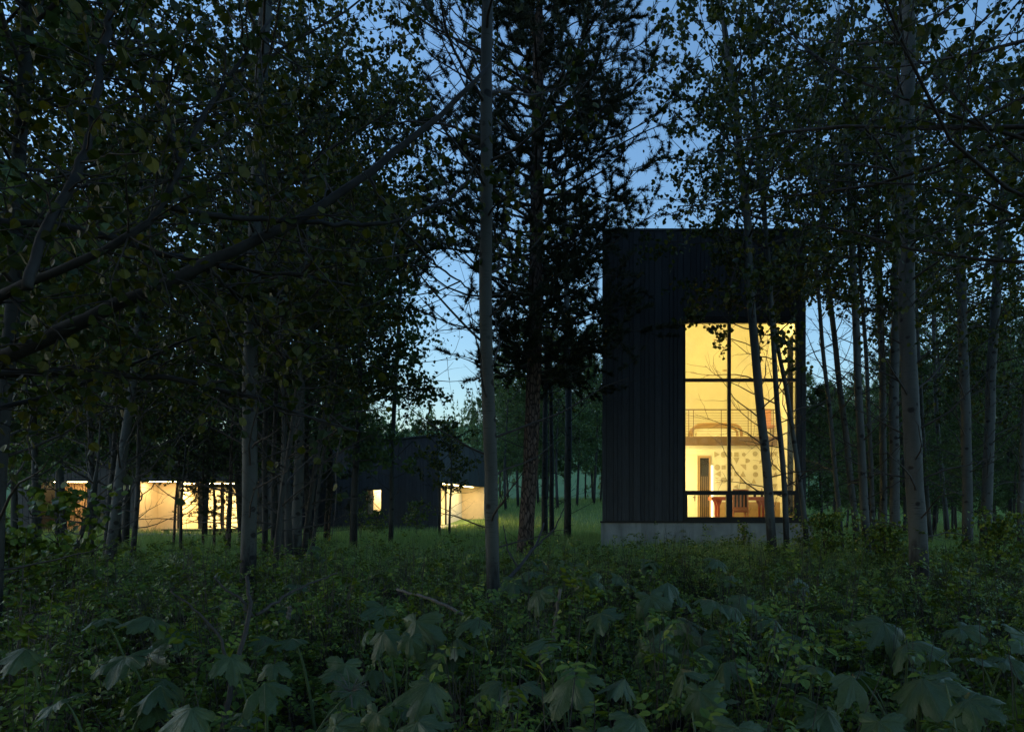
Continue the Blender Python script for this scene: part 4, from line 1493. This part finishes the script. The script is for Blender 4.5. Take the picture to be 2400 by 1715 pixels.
# treeline beyond the meadow
for i in range(34):
    px = 1120 + i * 27 + rbg.uniform(-10, 10)
    y = rbg.uniform(70, 84)
    bg_tree((px - CX) / F * y, y, rbg.randrange(4), rbg.uniform(.85, 1.2), rbg.uniform(0, 6.28), 'aspen in the dim treeline at the far edge of the meadow', 'meadow treeline aspens')
for i, px in enumerate((1186, 1215, 1262, 1308, 1352, 1392, 1240, 1330)):
    y = 60 + (i * 37 % 11) * 1.1
    bg_tree((px - CX) / F * y, y, i % 4, 1.25 + .07 * (i % 3), i * 1.1, 'tall aspen at the near edge of the treeline between the central trunk and the tower', 'tall aspens edging the meadow')
# trees behind the two low houses
for i in range(34):
    px = -40 + i * 33 + rbg.uniform(-12, 12)
    y = rbg.uniform(50, 66) if px < 700 or px > 1130 else rbg.uniform(62, 76)
    sc = rbg.uniform(.95, 1.25) if px < 860 else rbg.uniform(.62, .74)
    bg_tree((px - CX) / F * y, y, rbg.randrange(4), sc, rbg.uniform(0, 6.28), 'leafy aspen rising behind the low black houses', 'aspens behind the low houses')
# wood on the right beyond the clump
for i in range(30):
    px = 1935 + i * 19 + rbg.uniform(-8, 8)
    y = rbg.uniform(27, 44) if px > 2080 else rbg.uniform(46, 60)
    bg_tree((px - CX) / F * y, y, rbg.randrange(4), rbg.uniform(.72, .95) if px > 2080 else rbg.uniform(.7, .85), rbg.uniform(0, 6.28), 'thin aspen in the dark wood behind the right-hand clump of trunks', 'wood behind the clump')
# low leafy saplings filling the right wood
for i in range(20):
    px = 1925 + i * 27 + rbg.uniform(-9, 9)
    y = rbg.uniform(21, 36)
    bg_tree((px - CX) / F * y, y, (2, 0)[i % 2], rbg.uniform(.42, .6), rbg.uniform(0, 6.28), 'low leafy sapling in the dark wood right of the tower', 'saplings in the right wood')
# understorey between the left trunks and the long house
for i in range(20):
    px = -60 + i * 46 + rbg.uniform(-20, 20)
    y = rbg.uniform(20, 31)
    if 318 < px < 472 or 482 < px < 556 or px > 830:
        continue
    bg_tree((px - CX) / F * y, y, rbg.choice((0, 2, 3)), rbg.uniform(.9, 1.15), rbg.uniform(0, 6.28), 'leafy aspen between the left trunks and the lit house', 'aspens in the left wood')


# the wood goes on beside and behind the viewpoint and shades the forest floor
for i, (x, y) in enumerate(((-6.2, -3.0), (-2.2, -5.0), (-7.4, 1.2), (-6.3, 5.2), (-8.0, 8.0), (-4.6, -1.0), (-3.4, -2.4), (-5.6, 2.8), (-4.5, .8), (-2.4, -1.9), (-.9, -3.4))):
    bg_tree(x, y, i % 4, 1.0 + .03 * i, i * 1.3, 'leafy aspen beside the viewpoint, shading the forest floor', 'aspens around the viewpoint')


# far conifers on the hill, one distant mass
def hill_wood():
    rng = np.random.default_rng(8)
    n = 760
    y = np.concatenate([rng.uniform(130, 330, 460), rng.uniform(86, 130, 300)])
    x = rng.uniform(-1.0, .75, n) * y
    h = np.concatenate([rng.uniform(8, 15, 460), rng.uniform(3, 9, 300)])
    per = 30
    i = np.repeat(np.arange(n), per)
    t = rng.random(len(i)) ** .8
    az = rng.random(len(i)) * 6.283
    rr = (1 - t) * h[i] * .17 * rng.uniform(.4, 1.05, len(i))
    p = np.stack([x[i] + np.cos(az) * rr, y[i] + np.sin(az) * rr, gz(x, y)[i] + t * h[i]], -1)
    sz = h[i] * .09 * (1.2 - t)
    d = np.stack([np.cos(az), np.sin(az), -.45 + 0 * az], -1)
    s = np.stack([-np.sin(az), np.cos(az), 0 * az], -1)
    v = np.stack([p - s * sz[:, None] * .45, p + s * sz[:, None] * .45, p + d * sz[:, None], p + np.array([0, 0, 1.]) * sz[:, None]], 1).reshape(-1, 3)
    b = np.arange(len(i))[:, None] * 4
    f = np.concatenate([b + [0, 1, 2], b + [0, 1, 3]])
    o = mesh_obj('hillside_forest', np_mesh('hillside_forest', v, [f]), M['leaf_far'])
    tag(o, 'distant conifer forest covering the hill', 'forest', kind='stuff')


hill_wood()

# ------------------------------------------------------------------ grass
def grass():
    rng = np.random.default_rng(12)
    def blades(n, y0, y1, hmin, hmax, wd, p=1.0):
        y = y0 + (y1 - y0) * rng.random(n) ** p
        x = (rng.uniform(-120, 2520, n) - CX) / F * y
        g = gz(x, y)
        hh = rng.uniform(hmin, hmax, n)
        a = rng.random(n) * 6.283
        s = np.stack([np.cos(a), np.sin(a), 0 * a], -1) * (wd * (.6 + .8 * rng.random(n)))[:, None]
        ln = np.stack([rng.normal(size=n), rng.normal(size=n), 0 * a], -1) * (hh * .28)[:, None]
        b = np.stack([x, y, g - .02], -1)
        m = b + ln * .35 + np.array([0, 0, 1.]) * (hh * .6)[:, None]
        t = b + ln + np.array([0, 0, 1.]) * hh[:, None]
        v = np.stack([b - s, b + s, t], 1)
        inside = (x > TX0 - .1) & (x < TX1 + .1) & (y > D - .12) & (y < TB)
        inside |= (y > H1 - .2) & (y < H1 + 8) & (x > xa) & (x < xf)
        inside |= (y > H2 - .05) & (y < E2) & (x > ax0) & (x < ax1 + .12)
        return v[~inside]
    V = np.concatenate([blades(55000, 12.5, 24, .22, .5, .0075), blades(55000, 22, 40, .25, .5, .012), blades(60000, 38, 62, .25, .5, .02), blades(50000, 58, 82, .3, .6, .035)])
    n = len(V)
    b = np.arange(n)[:, None] * 3
    o = mesh_obj('grass', np_mesh('grass', V.reshape(-1, 3), [b + [0, 1, 2]]), M['grass'])
    tag(o, 'tall meadow grass around the houses', 'grass', kind='stuff')


grass()


# ------------------------------------------------------------------ undergrowth
def undergrowth():
    rng = np.random.default_rng(21)
    OFFS = [(.02, 1), (.02, -1), (.36, 1), (.36, -1), (.70, 1), (.70, -1), (1.0, 0)]

    def layer(nc, y0, y1, sprays, size, hh, rad, kind):
        y = np.sqrt(rng.uniform(y0 ** 2, y1 ** 2, nc))
        x = (rng.uniform(-200, 2600, nc) - CX) / F * y
        inside = (x > TX0 - 1.2) & (x < TX1 + .8) & (y > D - 1.4)
        x, y = x[~inside], y[~inside]
        n = len(x)
        h = rng.uniform(hh[0], hh[1], n) * (.80 + .3 * np.sin(x * 2.3 + 2 + y) * np.sin(y * 1.9 + 1 - x * .6) + .25 * np.sin(x * 5.1 + y * 3.3))
        pxc = CX + x / y * F
        h = np.where((y < 4.0) & (pxc > 380) & (pxc < 830), h * .5, h)      # low growth round the dead sapling
        r = rng.uniform(rad[0], rad[1], n)
        ls = size * rng.uniform(.6, 1.45, n)                      # each shrub has its own leaf size
        i = np.repeat(np.arange(n), sprays)
        az = rng.random(len(i)) * 6.283
        rr = np.sqrt(rng.random(len(i)))
        zz = h[i] * np.clip(1 - .65 * rr ** 2 - rng.random(len(i)) ** 2 * .6, .08, 1)
        out = np.stack([np.cos(az), np.sin(az), 0 * az], -1)
        p = np.stack([x[i], y[i], 0 * az], -1) + out * (rr * r[i])[:, None]
        p[:, 2] = gz(p[:, 0], p[:, 1]) + zz
        ax = unit(out + rng.normal(size=p.shape) * .5 + np.array([0, 0, .25]) - np.array([0, 0, .5]) * rr[:, None])
        nr = rng.normal(size=p.shape) * .28 + np.array([0, 0, 1.0]) + out * (.35 * rr)[:, None]
        nr = unit(nr - (nr * ax).sum(1, keepdims=True) * ax)
        bt = np.cross(nr, ax)
        L = ls[i] * 2.1
        t, f = LEAF_T[kind]
        V = []
        for o_, sd in OFFS:
            base = p + ax * (L * (o_ - .3))[:, None]
            la = unit(ax * (.45 if sd else 1.0) + bt * (.9 * sd) + rng.normal(size=p.shape) * .16 + np.array([0, 0, -.1]))
            ln = nr + rng.normal(size=p.shape) * .16
            ln = unit(ln - (ln * la).sum(1, keepdims=True) * la)
            lb_ = np.cross(ln, la)
            sz = (ls[i] * rng.uniform(.75, 1.15, len(i)))[:, None, None]
            V.append(base[:, None] + sz * (t[None, :, 0:1] * la[:, None] + t[None, :, 1:2] * lb_[:, None] + t[None, :, 2:3] * ln[:, None]))
        v = np.concatenate(V)
        q = (np.arange(len(v))[:, None, None] * len(t) + f[None]).reshape(-1, 4)
        return v.reshape(-1, 3), q, np.stack([x, y], -1), h
    mb = MB()
    a, b, c1, h1 = layer(1500, 2.3, 7.5, 7, .050, (.45, 1.05), (.14, .34), 'oval')
    mb.add(a, [b])
    a, b, c2, h2 = layer(2700, 6.5, 13.5, 6, .056, (.45, 1.0), (.22, .46), 'kite')
    mb.add(a, [b])
    a, b, c3, h3 = layer(1500, 12.5, 18.5, 4, .07, (.3, .85), (.3, .6), 'kite')
    mb.add(a, [b])
    o = mb.build('undergrowth', M['shrub'])
    tag(o, 'dense low leafy undergrowth of the forest floor', 'undergrowth', kind='stuff')
    # stems
    c = np.concatenate([c1, c2])
    h = np.concatenate([h1, h2])
    n = len(c)
    k = 2
    i = np.repeat(np.arange(n), k)
    b = np.stack([c[i, 0], c[i, 1], gz(c[i, 0], c[i, 1]) - .02], -1)
    d = np.stack([rng.normal(size=len(i)) * .16, rng.normal(size=len(i)) * .16, h[i] * rng.uniform(.8, 1.08, len(i))], -1)
    P = np.stack([b, b + d * .5 + rng.normal(size=b.shape) * .02, b + d], 1)
    a, q, _c = tube_batch(P, np.broadcast_to(np.array([.004, .003, .0015]), P.shape[:2]), 3)
    o = mesh_obj('undergrowth_stems', np_mesh('undergrowth_stems', a, [q]), M['twig'])
    tag(o, 'thin brown stems of the undergrowth', 'stems', kind='stuff')


undergrowth()


# ------------------------------------------------------------------ cow parsnip plants with large lobed leaves
def parsnip_leaf(seed):
    rng = np.random.default_rng(seed)
    nr, na = 7, 85
    th = np.linspace(-2.65, 2.65, na)
    out = np.full(na, .30)
    ridge = np.zeros(na)
    for c, ln, wd in ((0, 1.0, .62), (1.02, .92, .58), (-1.02, .92, .58), (1.98, .70, .55), (-1.98, .70, .55)):
        c = c + rng.normal() * .06
        d = np.clip(1 - np.abs(th - c) / wd, 0, 1)
        out = np.maximum(out, .30 + (ln * rng.uniform(.88, 1.08) - .30) * d ** .62)
        ridge = np.maximum(ridge, d)
    out = out + np.where(np.arange(na) % 4 < 2, .035, -.03) * rng.uniform(.5, 1.3, na)
    rr = np.linspace(0, 1, nr) ** .85
    u = rr[:, None] * out[None] * np.cos(th)[None]
    w = rr[:, None] * out[None] * np.sin(th)[None]
    r = np.sqrt(u ** 2 + w ** 2)
    bend = rng.uniform(.08, .5)
    fold = rng.uniform(-.55, .25)
    z = -bend * r ** 2 - .16 * (1 - ridge)[None] * r + .05 * np.sin(u * 8 + rng.random() * 6) * r + .05 * np.sin(w * 10 + rng.random() * 6) * r
    z = z + fold * np.abs(w) + rng.normal(size=z.shape) * .012 * rr[:, None]
    u2 = u * np.cos(np.clip(bend * r, 0, 1.2))
    w2 = w * math.cos(fold * .9)
    v = np.stack([u2, w2, z], -1).reshape(-1, 3)
    i = (np.arange(nr - 1)[:, None] * na + np.arange(na - 1)[None]).ravel()
    q = np.stack([i, i + na, i + na + 1, i + 1], -1)
    uv = np.stack([u, w], -1).reshape(-1, 2)
    me = np_mesh('leaf', v, [q], True, uv)
    me.materials.append(M['parsnip'])
    return me


pleaf = [parsnip_leaf(60 + i) for i in range(9)]
rp = random.Random(44)
SPOTS = [  # px, py of the largest leaf, its width px, label
    (1327, 1319, 60, 'pale drooping leaf plant nearest the plinth corner'), (1380, 1358, 75, 'broad leafed plant below the left plinth corner'),
    (1564, 1364, 70, 'silvery drooping leaf plant below the middle of the plinth'), (1522, 1313, 55, 'small pale leafed plant just below the plinth'),
    (1453, 1350, 65, None), (1870, 1353, 105, 'large upright leaf plant below the three leaning aspens'), (1406, 1437, 95, 'long folded pale leaf plant right of the centre'),
    (1590, 1448, 90, 'plant with a hanging silver leaf under the tower'), (1744, 1395, 95, None), (1797, 1443, 75, 'small pale crumpled leaf plant below the window'),
    (2071, 1459, 120, 'big folded leaf plant at the right, its underside showing'), (2129, 1506, 110, 'bright torn leaf plant below the folded one at the right'),
    (1527, 1511, 110, None), (1622, 1532, 100, None), (1696, 1554, 90, 'arched stalk plant with one hanging leaf in the lower middle'), (1342, 1590, 145, 'wide dark leaf plant low in the middle'),
    (1464, 1590, 110, 'rolled pale leaf plant low in the middle'), (1902, 1559, 110, None), (2161, 1590, 160, 'largest lobed leaf plant low at the right'),
    (1939, 1664, 175, 'wide lobed leaf plant at the bottom right of the middle'), (1495, 1686, 125, 'lobed leaf plant at the bottom edge, middle'), (1728, 1704, 160, None),
    (2361, 1543, 90, 'leaf plant at the right edge half way down the undergrowth'), (1216, 1606, 90, 'plant with pale leaf and thick stalk beside the pale twisted one'),
    (544, 1411, 65, 'pale torn leaf plant between the dead sticks at the left'), (686, 1495, 100, 'arched silver leaf plant left of the middle'), (375, 1606, 105, 'flat pale leaf plant at the lower left'),
    (834, 1606, 80, 'pale upright leaf plant low left of the middle'), (808, 1555, 55, None), (1071, 1495, 110, None), (1172, 1596, 95, 'pale twisted leaf plant at the bottom middle'),
    (295, 1538, 120, 'dark broad leaf plant at the left'), (787, 1700, 110, None), (728, 1279, 45, None), (448, 1660, 110, None), (980, 1690, 120, None), (1120, 1450, 85, None),
    (2270, 1640, 120, None), (2060, 1690, 150, None), (620, 1600, 110, None), (150, 1640, 110, None), (240, 1450, 80, None), (900, 1480, 85, None), (1640, 1620, 110, None),
    (1280, 1500, 90, None), (2250, 1470, 80, None), (420, 1480, 85, None), (60, 1520, 90, None), (1010, 1600, 100, None), (1840, 1480, 95, None), (540, 1540, 90, None), (700, 1370, 60, None),
]
for i in range(8):
    SPOTS.append((rp.uniform(-30, 2430), rp.uniform(1330, 1560), None, None))
for i in range(6):
    SPOTS.append((rp.uniform(1230, 1700), rp.uniform(1300, 1400), None, None))
LAND = ((0, 'the dark leaning trunk'), (145, 'the slatted entrance'), (370, 'the pale porch wall'), (590, 'the thick porch aspen'), (740, 'the dark trunk clump'), (877, 'the small lit window'),
        (1060, 'the lit corner porch'), (1155, 'the central aspen'), (1240, 'the pine'), (1413, 'the left plinth corner'), (1540, 'the black boards'), (1709, 'the window mullion'),
        (1830, 'the leaning aspens'), (1985, 'the thin right clump'), (2150, 'the thickest trunk'), (2290, 'the scarred right pair'), (2400, 'the last right stem'))
BAND = ((1345, 'small far cow parsnip under'), (1420, 'cow parsnip shortly before'), (1500, 'cow parsnip midway down below'), (1600, 'near broad cow parsnip below'), (9999, 'closest cow parsnip, bottom edge, below'))
cells = {}
for i, sp_ in enumerate(SPOTS):
    if sp_[3] is None:
        a = min(LAND, key=lambda l: abs(l[0] - sp_[0]))[1]
        b = next(t for lim, t in BAND if sp_[1] < lim)
        cells.setdefault(b + ' ' + a, []).append(i)
for lb, ids in cells.items():
    ids.sort(key=lambda i: SPOTS[i][0])
    for k, i in enumerate(ids):
        post = '' if len(ids) == 1 else ', ' + ('leftmost of them', 'second of them from the left', 'third of them from the left', 'fourth of them from the left', 'fifth of them from the left')[k]
        SPOTS[i] = SPOTS[i][:3] + (lb + post,)
for (px, py, wpx, lb) in SPOTS:
    ztop = rp.uniform(.58, .86)
    Y = F * (EYE - ztop) / (py - CY)
    size = (wpx * Y / F if wpx else rp.uniform(.26, .36)) * .80
    size = min(max(size, .16), .34)
    c = at(px, py, Y)
    bx_, by_ = c[0] + rp.uniform(-.15, .15), Y + rp.uniform(.05, .2)
    g = float(gz(bx_, by_))
    root = empty('cow_parsnip', (bx_, by_, g))
    tag(root, lb or 'broad lobed cow parsnip among the low undergrowth', 'plant', 'cow parsnip plants in the undergrowth')
    nl = rp.choice((1, 2, 2, 3, 3, 4))
    for k in range(nl):
        if k == 0:
            tip = Vector((c[0] - bx_, Y - by_, ztop - g))
            sc = size
        else:
            a = rp.uniform(0, 6.28)
            tip = Vector((math.cos(a) * rp.uniform(.12, .38), math.sin(a) * rp.uniform(.12, .38), (ztop - g) * rp.uniform(.6, 1.0)))
            sc = size * rp.uniform(.6, 1.0)
        # stalk
        mid = Vector((tip.x * .35, tip.y * .35, tip.z * .72))
        pts = []
        for t in np.linspace(0, 1, 8):
            p = Vector((0, 0, -.03)) * (1 - t) ** 2 + mid * 2 * t * (1 - t) * 1.1 + tip * t * t
            pts.append(tuple(p))
        MB().tube(pts, np.linspace(.011, .005, 8) * (sc / .2), 6).build('stalk', M['stalk'], root, True)
        o = bpy.data.objects.new('leaf', pleaf[rp.randrange(9)])
        o.location = tip
        az = math.atan2(tip.y, tip.x) + rp.uniform(-.6, .6) if k else rp.uniform(-2.4, -.7)
        o.rotation_euler = (rp.uniform(-.5, .5), rp.choice((rp.uniform(-.25, .3), rp.uniform(-.1, .6), rp.uniform(.3, 1.1))), az)
        o.scale = (sc, sc * rp.uniform(.75, 1.0), sc)
        link(o, root)

# ------------------------------------------------------------------ dead sticks, dead flower stalks, shrub saplings
def stick(label, pts, w0, w1, m='deadwood', forks=(), name='dead_branch'):
    W = np.array([at(*p) for p in pts])
    root = empty(name, tuple(W[0]))
    tag(root, label, 'branch')
    def one(pp, a, b, nm):
        Wp = np.array([at(*p) for p in pp])
        dd = np.concatenate([[0], np.cumsum(np.linalg.norm(np.diff(Wp, axis=0), axis=1))])
        t = np.linspace(0, dd[-1], 16)
        L = np.stack([np.interp(t, dd, Wp[:, k]) for k in range(3)], -1)
        L[1:-1] = (L[:-2] + 2 * L[1:-1] + L[2:]) / 4
        L[1:-1] += rngf.normal(size=L[1:-1].shape) * .004
        Yv = pp[0][2]
        MB().tube(L - W[0], np.linspace(a, b, 16) * Yv / F / 2, 7).build(nm, M[m], root, True)
    one(pts, w0, w1, 'stem')
    for fp, a, b in forks:
        one(fp, a, b, 'fork')


stick('forked dead sapling rising from the dark lower left undergrowth', [(520, 1715, 3.6), (545, 1600, 3.7), (570, 1500, 3.8), (592, 1420, 3.9), (578, 1350, 4.0)], 14, 9, 'twig',
      (([(545, 1580, 3.7), (515, 1490, 3.7), (460, 1430, 3.7), (400, 1385, 3.7)], 8, 4), ([(592, 1445, 3.9), (560, 1400, 3.9), (525, 1380, 3.9), (502, 1352, 3.9)], 8, 4),
       ([(600, 1440, 3.9), (660, 1400, 4.1), (720, 1370, 4.3), (790, 1342, 4.5)], 8, 4)))
stick('long pale dead stick arching left of the central aspen', [(930, 1380, 6.0), (990, 1398, 5.8), (1040, 1415, 5.7), (1085, 1440, 5.6)], 6, 8)
stick('thin dead twig lying below the arching stick', [(940, 1490, 5.2), (980, 1470, 5.3), (1025, 1452, 5.4)], 6, 4)
stick('upright broken pale stake right of the central trunk', [(1295, 1515, 4.9), (1303, 1450, 4.95), (1313, 1380, 5.0)], 11, 8)
stick('short pale broken stub left of the middle', [(676, 1450, 5.0), (679, 1420, 5.0)], 10, 8)
stick('fallen branch leaning on the foot of the central aspen', [(1160, 1390, 7.9), (1215, 1330, 8.5), (1255, 1280, 9.0), (1275, 1225, 9.3)], 12, 5, 'limb',
      (([(1215, 1330, 8.5), (1190, 1290, 8.6), (1180, 1230, 8.7)], 5, 2), ([(1255, 1280, 9.0), (1300, 1240, 9.2), (1322, 1190, 9.4)], 5, 2)))

# dry flower heads of last year
def umbel(label, px, py, Y, n=15, seed=1):
    rng = np.random.default_rng(seed)
    c = at(px, py, Y)
    g = float(gz(c[0], Y))
    root = empty('dry_umbel', (c[0], Y, g))
    tag(root, label, 'dry flower')
    h_ = c[2] - g
    MB().tube([(.06, .03, 0), (.03, .01, h_ * .5), (0, 0, h_)], [.006, .005, .003], 6).build('stem', M['deadwood'], root, True)
    mb = MB()
    for k in range(n):
        a, e = rng.random() * 6.28, rng.uniform(-.2, 1.2)
        d_ = np.array([math.cos(a) * math.cos(e), math.sin(a) * math.cos(e), math.sin(e)]) * rng.uniform(.07, .12)
        mb.tube([(0, 0, h_), tuple(d_ * .6 + [0, 0, h_ + .005]), tuple(d_ + [0, 0, h_ - .004])], [.0018, .0014, .001], 4)
    o = mb.build('rays', M['deadwood'], root, True)
    o['kind'] = 'stuff'


umbel('dry starry flower head among the leaves low left of the middle', 822, 1622, 3.3, 18, 4)
umbel('smaller dry flower head on a thin stalk beside the upright stake', 1262, 1470, 4.6, 12, 5)

# leafy shrubs one can tell apart
def sapling(label, px, py, Y, H_, radius, n1, n2, n3, leaf, seed, name='leafy_shrub'):
    rng = np.random.default_rng(seed)
    c = at(px, py, Y)
    g = float(gz(c[0], Y))
    z = np.linspace(0, H_, 9)
    root = empty(name, (c[0], Y, g - .03))
    tag(root, label, 'shrub')
    mb = MB()
    lps = []
    for s in range(3):
        a = rng.random() * 6.28
        line = np.stack([np.cos(a) * z * .12, np.sin(a) * z * .12, z], -1)
        mb.tube(line, np.linspace(.012, .004, 9), 5)
        P1, R1, P2_, R2, lp = grow(rng, line, H_ * .25, H_ * .98, radius, n1, n2, n3, l1n=6, r1=.006)
        for P, Rr in ((P1, R1), (P2_, R2)):
            x_, y_, _c = tube_batch(P, Rr, 3)
            mb.add(x_, [y_])
        lps.append(lp)
    mb.build('stems', M['twig'], root, True)
    lp = np.concatenate(lps)
    a, b = leaves(lp, leaf * rng.uniform(.7, 1.2, len(lp)), rng, 'round', (0, 0, -.2), .8)
    mesh_obj('foliage', np_mesh('foliage', a, [b]), M['shrub'], root)


sapling('dark broad leafed shrub before the lit entrance slats', 160, 1280, 9.0, 1.7, .55, 9, 4, 4, .09, 1)
sapling('shrub under the small lit window of the black house', 885, 1245, 30, 1.25, .5, 9, 4, 4, .08, 2)
sapling('conical shrub between the small window and the corner porch', 975, 1240, 31, 1.6, .5, 11, 4, 5, .08, 3)
sapling('shrub left of the small lit window', 845, 1248, 29, 2.0, .45, 8, 4, 4, .08, 4)
sapling('bushy undergrowth shrub right of the plinth', 1935, 1290, 15.5, 1.0, .6, 12, 5, 8, .06, 5)
sapling('bushy shrub at the foot of the thick right trunk', 2080, 1300, 13.5, .95, .6, 12, 5, 8, .06, 6)
sapling('leafy shrub low at the right edge', 2340, 1300, 12.5, 1.1, .7, 14, 5, 8, .06, 7)
sapling('leafy plant standing before the plinth', 1745, 1300, 17.6, .75, .2, 6, 3, 4, .06, 8)
sapling('low shrub at the far left edge', 20, 1330, 8.5, 1.2, .6, 12, 5, 6, .07, 9)

for o in bpy.data.objects:
    if o.parent is not None and o.name.split('.')[0] in ('branches', 'twigs', 'crown', 'foliage', 'stems'):
        o['kind'] = 'stuff'
